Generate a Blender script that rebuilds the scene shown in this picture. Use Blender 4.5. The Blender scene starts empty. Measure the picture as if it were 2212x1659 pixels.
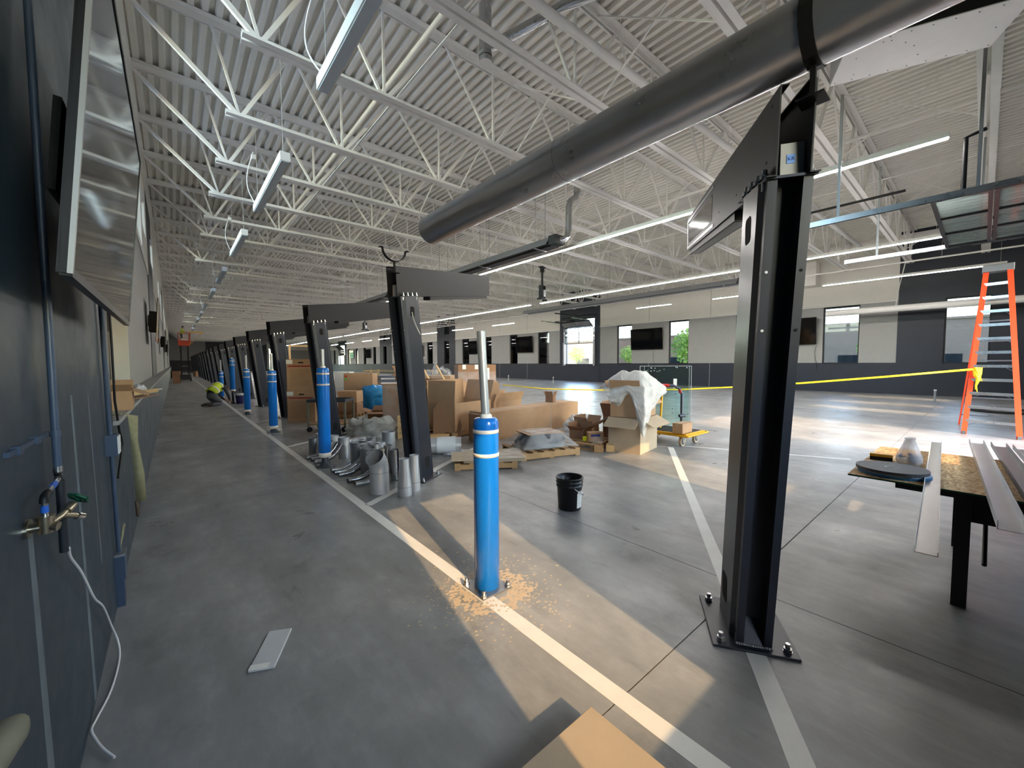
import bpy, bmesh, math, random
from mathutils import Vector, Matrix
random.seed(7)
SC = bpy.context.scene
COL = SC.collection
PI = math.pi
V = Vector

# ------------------------------------------------------------------ camera
F_PX, IMG_W, IMG_H = 862.0, 2212.0, 1659.0
YAW, PITCH, ROLL, EYE = math.radians(40.2505), math.radians(3.0063), math.radians(-0.2227), 1.6
_fw = V((math.sin(YAW) * math.cos(PITCH), math.cos(YAW) * math.cos(PITCH), -math.sin(PITCH)))
_rt = V((math.cos(YAW), -math.sin(YAW), 0))
_up = _rt.cross(_fw)
_rt2 = _rt * math.cos(ROLL) + _up * math.sin(ROLL)
_up2 = _up * math.cos(ROLL) - _rt * math.sin(ROLL)
cam = bpy.data.cameras.new('camera')
cam.sensor_fit = 'HORIZONTAL'
cam.sensor_width = 36.0
cam.lens = F_PX / IMG_W * 36.0
cam.clip_start, cam.clip_end = 0.02, 600
camo = bpy.data.objects.new('camera', cam)
COL.objects.link(camo)
m3 = Matrix((_rt2, _up2, -_fw)).transposed()
camo.matrix_world = Matrix.Translation((0, 0, EYE)) @ m3.to_4x4()
SC.camera = camo

# ------------------------------------------------------------------ sky, sun, exposure
SUN_DIR = V((0.19, 1.0, -0.57)).normalized()          # the way the sunlight travels
w = bpy.data.worlds.new('sky')
SC.world = w
w.use_nodes = True
nt = w.node_tree
nt.nodes.clear()
wo = nt.nodes.new('ShaderNodeOutputWorld')
bg = nt.nodes.new('ShaderNodeBackground')
sky = nt.nodes.new('ShaderNodeTexSky')
sky.sky_type = 'NISHITA'
sky.sun_disc = False
sky.sun_elevation = math.asin(-SUN_DIR.z)
sky.sun_rotation = math.atan2(-SUN_DIR.x, -SUN_DIR.y)
sky.air_density = 1.2
sky.dust_density = 0.7
sky.ozone_density = 1.2
bg.inputs['Strength'].default_value = 0.8
nt.links.new(sky.outputs[0], bg.inputs[0])
nt.links.new(bg.outputs[0], wo.inputs[0])
sl = bpy.data.lights.new('sun', 'SUN')
sl.energy = 1.75
sl.angle = math.radians(0.35)
sl.color = (1.0, 0.60, 0.27)
so = bpy.data.objects.new('sun', sl)
COL.objects.link(so)
so.location = (-6, -30, 18)
so.rotation_euler = SUN_DIR.to_track_quat('-Z', 'Y').to_euler()
LED_STRENGTH = 28.0
vs = SC.view_settings
vs.view_transform = 'Standard'
vs.look = 'None'
vs.exposure = 2.0
vs.gamma = 1.0
vs.use_curve_mapping = False
SC.cycles.use_denoising = True
SC.cycles.max_bounces = 9
SC.cycles.diffuse_bounces = 5
SC.cycles.glossy_bounces = 4
SC.cycles.transmission_bounces = 8
SC.cycles.transparent_max_bounces = 24
SC.cycles.sample_clamp_indirect = 6.0
SC.cycles.caustics_reflective = False
SC.cycles.caustics_refractive = False

# ------------------------------------------------------------------ materials
def srgb(r, g, b):
    f = lambda c: (c / 255.0 / 12.92) if c / 255.0 <= 0.04045 else ((c / 255.0 + 0.055) / 1.055) ** 2.4
    return (f(r), f(g), f(b), 1.0)

def mat(name, rgb, rough=0.6, metal=0.0, var=0.0, scale=4.0, bump=0.0, bscale=None, spec=0.5, trans=0.0, alpha=1.0,
        emit=0.0, rgb2=None, stretch=None, ior=1.45, coat=0.0, rvar=0.0):
    m = bpy.data.materials.new(name)
    m.use_nodes = True
    n, l = m.node_tree.nodes, m.node_tree.links
    b = n['Principled BSDF']
    c = srgb(*rgb)
    b.inputs['Base Color'].default_value = c
    b.inputs['Roughness'].default_value = rough
    b.inputs['Metallic'].default_value = metal
    b.inputs['Specular IOR Level'].default_value = spec
    b.inputs['IOR'].default_value = ior
    b.inputs['Transmission Weight'].default_value = trans
    b.inputs['Alpha'].default_value = alpha
    b.inputs['Coat Weight'].default_value = coat
    if emit:
        b.inputs['Emission Color'].default_value = c
        b.inputs['Emission Strength'].default_value = emit
    if var or bump or rgb2 or rvar:
        geo = n.new('ShaderNodeNewGeometry')
        vec = geo.outputs['Position']
        if stretch:
            mp = n.new('ShaderNodeMapping')
            mp.inputs['Scale'].default_value = stretch
            l.new(vec, mp.inputs['Vector'])
            vec = mp.outputs['Vector']
        nz = n.new('ShaderNodeTexNoise')
        nz.inputs['Scale'].default_value = scale
        nz.inputs['Detail'].default_value = 6
        nz.inputs['Roughness'].default_value = 0.62
        l.new(vec, nz.inputs['Vector'])
        if var or rgb2:
            rp = n.new('ShaderNodeValToRGB')
            rp.color_ramp.elements[0].position = 0.32
            rp.color_ramp.elements[1].position = 0.68
            if rgb2:
                c2 = srgb(*rgb2)
                rp.color_ramp.elements[0].color = c2
                rp.color_ramp.elements[1].color = c
            else:
                rp.color_ramp.elements[0].color = tuple(x * (1 - var) for x in c[:3]) + (1,)
                rp.color_ramp.elements[1].color = tuple(min(1, x * (1 + var)) for x in c[:3]) + (1,)
            l.new(nz.outputs['Fac'], rp.inputs['Fac'])
            l.new(rp.outputs['Color'], b.inputs['Base Color'])
        if rvar:
            mr = n.new('ShaderNodeMapRange')
            mr.inputs['To Min'].default_value = max(0.02, rough - rvar)
            mr.inputs['To Max'].default_value = min(1, rough + rvar)
            mr.inputs['From Min'].default_value = 0.3
            mr.inputs['From Max'].default_value = 0.7
            l.new(nz.outputs['Fac'], mr.inputs['Value'])
            l.new(mr.outputs[0], b.inputs['Roughness'])
        if bump:
            nb = nz
            if bscale:
                nb = n.new('ShaderNodeTexNoise')
                nb.inputs['Scale'].default_value = bscale
                nb.inputs['Detail'].default_value = 4
                l.new(vec, nb.inputs['Vector'])
            bp = n.new('ShaderNodeBump')
            bp.inputs['Strength'].default_value = bump
            bp.inputs['Distance'].default_value = 0.01
            l.new(nb.outputs['Fac'], bp.inputs['Height'])
            l.new(bp.outputs['Normal'], b.inputs['Normal'])
    return m

def film(name, rgb, clear, rough=0.25, bump=0.6, bscale=14):
    """thin plastic: part see-through, part glossy white"""
    m = mat(name, rgb, rough=rough, bump=bump, bscale=bscale, var=0.08, scale=9)
    n, l = m.node_tree.nodes, m.node_tree.links
    b = n['Principled BSDF']
    out = n['Material Output']
    tr = n.new('ShaderNodeBsdfTransparent')
    mx = n.new('ShaderNodeMixShader')
    geo = n.new('ShaderNodeNewGeometry')
    nz = n.new('ShaderNodeTexNoise')
    nz.inputs['Scale'].default_value = 5
    nz.inputs['Detail'].default_value = 5
    l.new(geo.outputs['Position'], nz.inputs['Vector'])
    mr = n.new('ShaderNodeMapRange')
    mr.inputs['From Min'].default_value = 0.35
    mr.inputs['From Max'].default_value = 0.65
    mr.inputs['To Min'].default_value = max(0, 1 - clear - 0.1)
    mr.inputs['To Max'].default_value = min(1, 1 - clear + 0.1)
    l.new(nz.outputs['Fac'], mr.inputs['Value'])
    l.new(mr.outputs[0], mx.inputs['Fac'])
    l.new(tr.outputs[0], mx.inputs[1])
    l.new(b.outputs[0], mx.inputs[2])
    l.new(mx.outputs[0], out.inputs['Surface'])
    return m

def concrete():
    m = bpy.data.materials.new('polished_concrete')
    m.use_nodes = True
    n, l = m.node_tree.nodes, m.node_tree.links
    b = n['Principled BSDF']
    geo = n.new('ShaderNodeNewGeometry')
    def noise(s, d=6, r=0.6, st=None):
        z = n.new('ShaderNodeTexNoise')
        z.inputs['Scale'].default_value = s
        z.inputs['Detail'].default_value = d
        z.inputs['Roughness'].default_value = r
        vec = geo.outputs['Position']
        if st:
            mp = n.new('ShaderNodeMapping')
            mp.inputs['Scale'].default_value = st
            l.new(vec, mp.inputs['Vector'])
            vec = mp.outputs['Vector']
        l.new(vec, z.inputs['Vector'])
        return z.outputs['Fac']
    def ramp(f, *st):
        r = n.new('ShaderNodeValToRGB')
        e = r.color_ramp.elements
        while len(e) < len(st):
            e.new(0.5)
        r.color_ramp.interpolation = 'EASE'
        for k, (p, c) in enumerate(st):
            e[k].position = p
            e[k].color = srgb(*c)
        l.new(f, r.inputs['Fac'])
        return r.outputs['Color']
    def mix(kind, a, c, fac=1.0):
        x = n.new('ShaderNodeMix')
        x.data_type = 'RGBA'
        x.blend_type = kind
        x.inputs['Factor'].default_value = fac
        l.new(a, x.inputs['A'])
        l.new(c, x.inputs['B'])
        return x.outputs['Result']
    base = ramp(noise(0.5, 7, 0.58), (0.25, (160, 161, 162)), (0.5, (182, 182, 180)), (0.75, (200, 198, 195)))
    blot = ramp(noise(1.9, 8, 0.64), (0.2, (160, 162, 165)), (0.46, (226, 226, 226)), (0.75, (255, 255, 255)))
    stain = ramp(noise(0.7, 8, 0.64, (1.0, 0.6, 1.0)), (0.2, (104, 106, 110)), (0.42, (204, 204, 205)), (0.66, (255, 255, 255)))
    scr = ramp(noise(4.2, 8, 0.68, (1.0, 0.28, 1.0)), (0.2, (112, 112, 112)), (0.42, (226, 226, 226)), (0.66, (255, 255, 255)))
    c = mix('MULTIPLY', base, blot, 0.9)
    c = mix('MULTIPLY', c, stain, 0.7)
    c = mix('MULTIPLY', c, scr, 0.8)
    l.new(c, b.inputs['Base Color'])
    mr = n.new('ShaderNodeMapRange')
    mr.inputs['From Min'].default_value = 0.3
    mr.inputs['From Max'].default_value = 0.7
    mr.inputs['To Min'].default_value = 0.26
    mr.inputs['To Max'].default_value = 0.5
    l.new(noise(1.6, 6), mr.inputs['Value'])
    l.new(mr.outputs[0], b.inputs['Roughness'])
    b.inputs['Specular IOR Level'].default_value = 0.55
    bp = n.new('ShaderNodeBump')
    bp.inputs['Strength'].default_value = 0.05
    bp.inputs['Distance'].default_value = 0.02
    l.new(noise(9, 4), bp.inputs['Height'])
    l.new(bp.outputs[0], b.inputs['Normal'])
    return m

def osb():
    m = bpy.data.materials.new('osb_board')
    m.use_nodes = True
    n, l = m.node_tree.nodes, m.node_tree.links
    b = n['Principled BSDF']
    geo = n.new('ShaderNodeNewGeometry')
    cols = []
    for rot, st in ((0.5, (18, 66, 9)), (-0.7, (60, 17, 9)), (1.5, (20, 60, 9))):
        mp = n.new('ShaderNodeMapping')
        mp.inputs['Rotation'].default_value = (0, 0, rot)
        mp.inputs['Scale'].default_value = st
        l.new(geo.outputs['Position'], mp.inputs['Vector'])
        vo = n.new('ShaderNodeTexVoronoi')
        vo.inputs['Scale'].default_value = 1.0
        l.new(mp.outputs[0], vo.inputs['Vector'])
        r = n.new('ShaderNodeValToRGB')
        e = r.color_ramp.elements
        e[0].color = srgb(164, 124, 76)
        e[1].color = srgb(228, 198, 146)
        x = e.new(0.5)
        x.color = srgb(204, 166, 110)
        sp = n.new('ShaderNodeSeparateColor')
        l.new(vo.outputs['Color'], sp.inputs[0])
        l.new(sp.outputs[0], r.inputs['Fac'])
        cols.append(r.outputs['Color'])
    nz = n.new('ShaderNodeTexNoise')
    nz.inputs['Scale'].default_value = 40
    l.new(geo.outputs['Position'], nz.inputs['Vector'])
    a = cols[0]
    for k, c in enumerate(cols[1:]):
        x = n.new('ShaderNodeMix')
        x.data_type = 'RGBA'
        t = n.new('ShaderNodeMath')
        t.operation = 'GREATER_THAN'
        t.inputs[1].default_value = 0.5 - 0.06 * k
        l.new(nz.outputs['Fac' if k == 0 else 'Fac'], t.inputs[0])
        l.new(t.outputs[0], x.inputs['Factor'])
        l.new(a, x.inputs['A'])
        l.new(c, x.inputs['B'])
        a = x.outputs['Result']
    l.new(a, b.inputs['Base Color'])
    b.inputs['Roughness'].default_value = 0.7
    return m

M = {}
M['concrete'] = concrete()
M['joint'] = mat('joint_filler', (70, 69, 66), 0.9)
M['osb'] = osb()
M['navy'] = mat('navy_wall_paint', (46, 60, 72), 0.42, var=0.08, scale=3, rvar=0.08)
M['navy_far'] = mat('charcoal_navy_paint', (42, 46, 56), 0.5, var=0.06, scale=2)
M['grey_wall'] = mat('grey_wall_paint', (158, 158, 156), 0.6, var=0.03, scale=2)
M['cream'] = mat('off_white_wall_paint', (224, 220, 212), 0.65, var=0.02, scale=2)
M['steel_white'] = mat('white_painted_steel', (236, 233, 228), 0.5, var=0.03, scale=3)
M['deck'] = mat('white_painted_deck', (232, 228, 220), 0.55, var=0.05, scale=1.2)
M['black'] = mat('black_powder_coat', (40, 44, 54), 0.34, metal=0.15, var=0.08, scale=6)
M['charcoal'] = mat('charcoal_powder_coat', (37, 37, 39), 0.5, var=0.05, scale=6, spec=0.3)
M['matte_black'] = mat('matte_black', (16, 16, 17), 0.55)
M['void'] = mat('painted_hole_shade', (8, 8, 10), 0.9)  # near-black discs and plates paint the shade inside holes
M['blue'] = mat('blue_bollard_sleeve', (18, 118, 214), 0.26, var=0.04, scale=3, coat=0.3)
M['white_tape'] = mat('white_tape', (238, 234, 226), 0.45)
M['white'] = mat('white_enamel', (232, 231, 228), 0.4)
M['galv'] = mat('galvanised_steel', (186, 188, 190), 0.28, metal=1.0, var=0.03, scale=3, rvar=0.03)
M['galv_dull'] = mat('dull_galvanised_steel', (158, 160, 164), 0.42, metal=0.85, var=0.05, scale=3, rvar=0.05)
M['duct'] = mat('rolled_steel_duct', (188, 188, 192), 0.3, metal=0.82, var=0.05, scale=3, rvar=0.04)
M['grey_primer'] = mat('grey_primed_steel', (186, 188, 192), 0.38, metal=0.5, var=0.05, scale=5)
M['alu'] = mat('aluminium', (140, 140, 142), 0.4, metal=1.0, var=0.03, scale=4)
M['alu_dark'] = mat('brushed_aluminium', (112, 108, 106), 0.25, metal=1.0, var=0.05, scale=4)
M['chrome'] = mat('chrome', (214, 216, 218), 0.1, metal=1.0)
M['brass'] = mat('rough_brass', (180, 172, 152), 0.3, metal=1.0, var=0.1, scale=40)
M['kraft'] = mat('kraft_cardboard', (178, 142, 108), 0.8, var=0.06, scale=5)
M['kraft_dark'] = mat('dark_kraft_cardboard', (146, 110, 82), 0.82, var=0.07, scale=5)
M['kraft_pale'] = mat('pale_kraft_cardboard', (178, 160, 136), 0.8, var=0.05, scale=5)
M['kraft_in'] = mat('cardboard_inside', (140, 98, 66), 0.85, var=0.06, scale=5)
M['paper'] = mat('white_paper', (236, 234, 228), 0.7)
M['red_print'] = mat('red_ink', (150, 36, 36), 0.7)
M['dark_print'] = mat('dark_ink', (62, 48, 40), 0.75)
M['blue_print'] = mat('blue_ink', (40, 60, 140), 0.7)
M['wood'] = mat('pale_pine', (206, 172, 122), 0.65, var=0.14, scale=6, stretch=(2, 2, 14))
M['pallet'] = mat('weathered_pallet_wood', (170, 136, 96), 0.8, var=0.16, scale=7)
M['film'] = film('stretch_film', (226, 228, 230), 0.82)
M['film_heap'] = film('plastic_sheet', (222, 222, 216), 0.3, rough=0.3, bump=0.9, bscale=9)
M['bubble'] = film('bubble_wrap', (238, 236, 232), 0.42, rough=0.35, bump=1.0, bscale=60)
M['blue_film'] = film('blue_shrink_film', (44, 140, 196), 0.08, rough=0.2, bump=1.0, bscale=10)
M['foam_grey'] = mat('grey_foam_wrap', (206, 210, 214), 0.55, var=0.04, scale=12, bump=0.3)
M['engine'] = mat('dark_grey_casting', (72, 78, 88), 0.45, metal=0.4)
M['orange'] = mat('orange_fibreglass', (236, 74, 36), 0.35)
M['yellow'] = mat('yellow_paint', (226, 170, 26), 0.4, var=0.04)
M['tape_yellow'] = mat('caution_tape_yellow', (238, 206, 34), 0.4)
M['red'] = mat('red_paint', (190, 40, 34), 0.4)
M['rubber'] = mat('black_rubber', (26, 26, 28), 0.7)
M['caster'] = mat('tan_caster_tread', (188, 168, 140), 0.6)
M['screen'] = mat('tv_screen_glass', (6, 6, 8), 0.06, spec=0.7)
M['bezel'] = mat('tv_bezel', (22, 22, 24), 0.35)
M['bezel_silver'] = mat('tv_silver_edge', (188, 188, 186), 0.3, metal=0.5)
M['led'] = mat('led_diffuser', (255, 250, 246), 0.5, emit=LED_STRENGTH)
M['led_off'] = mat('led_diffuser_off', (216, 228, 240), 0.4)
M['frame_black'] = mat('black_window_frame', (26, 27, 30), 0.45)
M['green_glass'] = mat('glass_edge_green', (120, 190, 170), 0.1, alpha=0.5)
M['tool_table'] = mat('tool_table_black', (30, 28, 28), 0.55)
M['hose_tan'] = mat('tan_strap_webbing', (150, 144, 112), 0.8, var=0.12, scale=30)
M['rust'] = mat('rusty_hook', (78, 62, 50), 0.7, var=0.2, scale=20)
M['cable_white'] = mat('white_cable', (232, 230, 228), 0.45)
M['cable_black'] = mat('black_cable', (18, 18, 20), 0.5)
M['pex_blue'] = mat('blue_fitting', (40, 100, 200), 0.4)
M['green_knob'] = mat('green_valve_knob', (20, 84, 60), 0.35)
M['bucket'] = mat('black_bucket_plastic', (24, 25, 29), 0.34)
M['ptape'] = mat('painter_tape_blue', (110, 150, 214), 0.6)
M['vest'] = mat('hi_vis_vest', (206, 226, 60), 0.6)
M['reflect'] = mat('reflective_band', (224, 226, 214), 0.35)
M['dark_cloth'] = mat('dark_work_clothes', (44, 46, 54), 0.85, var=0.1, scale=15)
M['grey_cloth'] = mat('grey_work_trousers', (92, 92, 96), 0.85, var=0.1, scale=15)
M['skin'] = mat('skin', (178, 128, 104), 0.55)
M['hair'] = mat('dark_hair', (40, 32, 28), 0.7)
M['boot'] = mat('work_boot', (54, 44, 38), 0.7)
M['purple_pail'] = mat('navy_pail', (52, 48, 110), 0.4)
M['lift_red'] = mat('lift_orange_red', (198, 66, 44), 0.4)
M['lift_dark'] = mat('lift_dark_steel', (46, 46, 48), 0.5, metal=0.3)
M['lift_tan'] = mat('lift_tan_paint', (214, 170, 100), 0.5)
M['floor_paint'] = mat('white_floor_paint', (226, 224, 218), 0.4, var=0.05, scale=6)
M['dust'] = mat('tan_drill_dust', (200, 180, 154), 0.95, var=0.08, scale=18)
M['insul'] = mat('black_pipe_insulation', (30, 34, 42), 0.55)
M['navy_pipe'] = mat('navy_painted_pipe', (66, 80, 102), 0.36)
M['tan_tool'] = mat('worn_tan_rubber', (120, 118, 100), 0.6, var=0.1, scale=20)
M['slate'] = mat('pale_tile_offcut', (200, 202, 202), 0.55, var=0.04, scale=30, stretch=(1, 8, 1))
M['stud'] = mat('galvanised_stud', (168, 164, 158), 0.45, metal=0.5)
M['brown_panel'] = mat('dark_brown_panel', (62, 48, 44), 0.7)
# outside
M['grass'] = mat('grass', (110, 136, 70), 0.9, var=0.2, scale=0.6, bump=0.3)
M['asphalt'] = mat('asphalt', (136, 136, 138), 0.9, var=0.06, scale=2)
M['brick'] = mat('tan_brick', (128, 116, 108), 0.85, var=0.05, scale=0.6)
M['brick_red'] = mat('salmon_brick', (132, 108, 96), 0.85, var=0.05, scale=0.6)
M['leaf'] = mat('leaf_green', (134, 166, 96), 0.7, var=0.3, scale=2)
M['leaf2'] = mat('leaf_olive', (156, 178, 104), 0.7, var=0.3, scale=2)
for _k in ('leaf', 'leaf2'):
    _m = M[_k]
    _n, _l = _m.node_tree.nodes, _m.node_tree.links
    _t = _n.new('ShaderNodeBsdfTranslucent')
    _t.inputs[0].default_value = srgb(170, 196, 96)
    _x = _n.new('ShaderNodeMixShader')
    _x.inputs['Fac'].default_value = 0.45
    _l.new(_n['Principled BSDF'].outputs[0], _x.inputs[1])
    _l.new(_t.outputs[0], _x.inputs[2])
    _l.new(_x.outputs[0], _n['Material Output'].inputs['Surface'])
M['bark'] = mat('bark', (104, 86, 70), 0.9)
M['car_red'] = mat('red_car_paint', (170, 36, 40), 0.25)
M['car_white'] = mat('white_car_paint', (226, 228, 230), 0.25)
M['car_blue'] = mat('blue_car_paint', (60, 86, 140), 0.25)
M['car_orange'] = mat('orange_machine_paint', (226, 136, 40), 0.4)
M['car_glass'] = mat('car_glass', (34, 40, 48), 0.08)

def clear_glass(name, tint, refl=0.12, rough=0.02, veil=0.0):
    """architectural pane: see-through with a mirror share that grows at grazing angles"""
    m = bpy.data.materials.new(name)
    m.use_nodes = True
    n, l = m.node_tree.nodes, m.node_tree.links
    n.clear()
    out = n.new('ShaderNodeOutputMaterial')
    tr = n.new('ShaderNodeBsdfTransparent')
    tr.inputs[0].default_value = srgb(*tint)
    gl = n.new('ShaderNodeBsdfGlossy')
    gl.inputs['Roughness'].default_value = rough
    fr = n.new('ShaderNodeFresnel')
    fr.inputs['IOR'].default_value = 1.3 + refl
    mx = n.new('ShaderNodeMixShader')
    l.new(fr.outputs[0], mx.inputs['Fac'])
    l.new(tr.outputs[0], mx.inputs[1])
    l.new(gl.outputs[0], mx.inputs[2])
    last = mx.outputs[0]
    if veil:
        df = n.new('ShaderNodeBsdfTranslucent')
        df.inputs[0].default_value = srgb(220, 226, 226)
        m2 = n.new('ShaderNodeMixShader')
        m2.inputs['Fac'].default_value = veil
        l.new(last, m2.inputs[1])
        l.new(df.outputs[0], m2.inputs[2])
        last = m2.outputs[0]
    l.new(last, out.inputs['Surface'])
    return m
M['glass'] = clear_glass('window_glass', (246, 250, 250))
M['glass_tint'] = clear_glass('tinted_window_glass', (174, 178, 182))  # grey tint added to dim the bright view outside
M['glass_sheet'] = clear_glass('sheet_glass', (240, 248, 245), 0.2)
M['polycarb'] = clear_glass('ribbed_glazing', (200, 214, 210), 0.2, 0.15, 0.35)
M['poly_bag'] = film('clear_bag', (226, 228, 232), 0.45, bump=0.6, bscale=30)

# ------------------------------------------------------------------ mesh helpers
class MB:
    def __init__(s):
        s.v, s.f, s.sm = [], [], []
    def add(s, vs_, fs, smooth=False):
        o = len(s.v)
        s.v += [tuple(x) for x in vs_]
        for f in fs:
            s.f.append(tuple(i + o for i in f))
            s.sm.append(smooth)
        return s
    def box(s, x0, x1, y0, y1, z0, z1):
        vs_ = [(x, y, z) for z in (z0, z1) for y in (y0, y1) for x in (x0, x1)]
        return s.add(vs_, [(0, 2, 3, 1), (4, 5, 7, 6), (0, 1, 5, 4), (2, 6, 7, 3), (0, 4, 6, 2), (1, 3, 7, 5)])
    def obox(s, c, ax, ay, az, lx, ly, lz):
        c, ax, ay, az = V(c), V(ax).normalized(), V(ay).normalized(), V(az).normalized()
        vs_ = [c + ax * (lx / 2 * i) + ay * (ly / 2 * j) + az * (lz / 2 * k) for k in (-1, 1) for j in (-1, 1) for i in (-1, 1)]
        return s.add(vs_, [(0, 2, 3, 1), (4, 5, 7, 6), (0, 1, 5, 4), (2, 6, 7, 3), (0, 4, 6, 2), (1, 3, 7, 5)])
    def bar(s, p, q, w, h=None, up=(0, 0, 1)):
        p, q = V(p), V(q)
        d = (q - p)
        L = d.length
        d.normalize()
        u = V(up)
        if abs(d.dot(u)) > 0.98:
            u = V((1, 0, 0))
        x = d.cross(u).normalized()
        z = x.cross(d)
        return s.obox((p + q) / 2, d, x, z, L, w, h or w)
    def tube(s, pts, r, n=12, cap=True, radii=None, smooth=True):
        pts = [V(p) for p in pts]
        rings = []
        prev = None
        for i, p in enumerate(pts):
            t = (pts[min(i + 1, len(pts) - 1)] - pts[max(i - 1, 0)]).normalized()
            if prev is None:
                u = V((0, 0, 1)) if abs(t.z) < 0.9 else V((1, 0, 0))
                a = t.cross(u).normalized()
            else:
                a = (prev - t * prev.dot(t)).normalized()
            prev = a
            b = t.cross(a)
            rr = radii[i] if radii else r
            rings.append([p + (a * math.cos(2 * PI * k / n) + b * math.sin(2 * PI * k / n)) * rr for k in range(n)])
        vs_ = [q for ring in rings for q in ring]
        fs = [(i * n + k, i * n + (k + 1) % n, (i + 1) * n + (k + 1) % n, (i + 1) * n + k) for i in range(len(pts) - 1) for k in range(n)]
        s.add(vs_, fs, smooth)
        if cap:
            s.add(rings[0], [tuple(range(n - 1, -1, -1))])
            s.add(rings[-1], [tuple(range(n))])
        return s
    def pipe(s, p, q, r, t, n=24, smooth=True):
        """hollow tube with wall thickness"""
        p, q = V(p), V(q)
        return s.hollow([p, q], [r, r], t, n)
    def hollow(s, pts, radii, t, n=24):
        pts = [V(p) for p in pts]
        rings = []
        prev = None
        for i, p in enumerate(pts):
            d = (pts[min(i + 1, len(pts) - 1)] - pts[max(i - 1, 0)]).normalized()
            if prev is None:
                u = V((0, 0, 1)) if abs(d.z) < 0.9 else V((1, 0, 0))
                a = d.cross(u).normalized()
            else:
                a = (prev - d * prev.dot(d)).normalized()
            prev = a
            b = d.cross(a)
            rings.append((p, a, b))
        o, inn = [], []
        for (p, a, b), r in zip(rings, radii):
            o.append([p + (a * math.cos(2 * PI * k / n) + b * math.sin(2 * PI * k / n)) * r for k in range(n)])
            inn.append([p + (a * math.cos(2 * PI * k / n) + b * math.sin(2 * PI * k / n)) * (r - t) for k in range(n)])
        m = len(pts)
        s.add([q for x in o for q in x], [(i * n + k, i * n + (k + 1) % n, (i + 1) * n + (k + 1) % n, (i + 1) * n + k) for i in range(m - 1) for k in range(n)], True)
        s.add([q for x in inn for q in x], [(i * n + k, (i + 1) * n + k, (i + 1) * n + (k + 1) % n, i * n + (k + 1) % n) for i in range(m - 1) for k in range(n)], True)
        for e in (0, m - 1):
            s.add(o[e] + inn[e], [((k, n + k, n + (k + 1) % n, (k + 1) % n) if e == 0 else (k, (k + 1) % n, n + (k + 1) % n, n + k)) for k in range(n)])
        return s
    def lathe(s, prof, n=24, c=(0, 0, 0), smooth=True, axis='Z'):
        cx, cy, cz = c
        vs_ = []
        for r, z in prof:
            for k in range(n):
                a = 2 * PI * k / n
                vs_.append((cx + r * math.cos(a), cy + r * math.sin(a), cz + z))
        fs = [(i * n + k, i * n + (k + 1) % n, (i + 1) * n + (k + 1) % n, (i + 1) * n + k) for i in range(len(prof) - 1) for k in range(n)]
        s.add(vs_, fs, smooth)
        return s
    def disc(s, c, r, n=20, nrm=(0, 0, 1)):
        nrm = V(nrm).normalized()
        u = V((0, 0, 1)) if abs(nrm.z) < 0.9 else V((1, 0, 0))
        a = nrm.cross(u).normalized()
        b = nrm.cross(a)
        return s.add([V(c) + (a * math.cos(2 * PI * k / n) + b * math.sin(2 * PI * k / n)) * r for k in range(n)], [tuple(range(n))])
    def prism(s, poly, fa, fb):
        """poly of (a,b); fa/fb map (a,b) to the two end points"""
        n = len(poly)
        A = [fa(*p) for p in poly]
        B = [fb(*p) for p in poly]
        s.add(A + B, [tuple(range(n - 1, -1, -1)), tuple(range(n, 2 * n))] + [(k, (k + 1) % n, n + (k + 1) % n, n + k) for k in range(n)])
        return s
    def ball(s, c, r, n=10, sz=1.0):
        prof = [(max(1e-4, r * math.sin(PI * k / 6)), -r * sz * math.cos(PI * k / 6)) for k in range(7)]
        return s.lathe(prof, n, c)
    def xf(s, mtx):
        s.v = [tuple(mtx @ V(p)) for p in s.v]
        return s
    def mesh(s, name, material):
        me = bpy.data.meshes.new(name)
        me.from_pydata(s.v, [], s.f)
        me.polygons.foreach_set('use_smooth', s.sm)
        if material is not None:
            me.materials.append(material)
        me.validate()
        me.update()
        return me
    def build(s, name, material, parent=None):
        o = bpy.data.objects.new(name, s.mesh(name, material))
        COL.objects.link(o)
        if parent is not None:
            o.parent = parent
        return o

def tag(o, label=None, cat=None, group=None, kind=None):
    if label: o['label'] = label
    if cat: o['category'] = cat
    if group: o['group'] = group
    if kind: o['kind'] = kind
    return o

def thing(name, label, cat, loc=(0, 0, 0), rz=0.0, group=None):
    o = bpy.data.objects.new(name, None)
    o.empty_display_size = 0.1
    COL.objects.link(o)
    o.location = loc
    o.rotation_euler = (0, 0, rz)
    return tag(o, label, cat, group)

def copy_tree(o, parent=None):
    c = o.copy()
    COL.objects.link(c)
    c.parent = parent
    for ch in list(o.children):
        copy_tree(ch, c)
    return c

def inst(name, me, parent=None, loc=(0, 0, 0), rot=(0, 0, 0), sc=(1, 1, 1)):
    o = bpy.data.objects.new(name, me)
    COL.objects.link(o)
    o.parent = parent
    o.location, o.rotation_euler, o.scale = loc, rot, sc
    return o

_U = ['first', 'second', 'third', 'fourth', 'fifth', 'sixth', 'seventh', 'eighth', 'ninth', 'tenth', 'eleventh', 'twelfth',
      'thirteenth', 'fourteenth', 'fifteenth', 'sixteenth', 'seventeenth', 'eighteenth', 'nineteenth']
ORD = list(_U)
for _t, _w in (('twentieth', 'twenty'), ('thirtieth', 'thirty'), ('fortieth', 'forty'), ('fiftieth', 'fifty')):
    ORD += [_t] + [_w + '-' + u for u in _U[:9]]

def bevel(o, wdt=0.006, seg=2):
    md = o.modifiers.new('bevel', 'BEVEL')
    md.width, md.segments, md.limit_method, md.angle_limit = wdt, seg, 'ANGLE', 0.6
    return o

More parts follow.
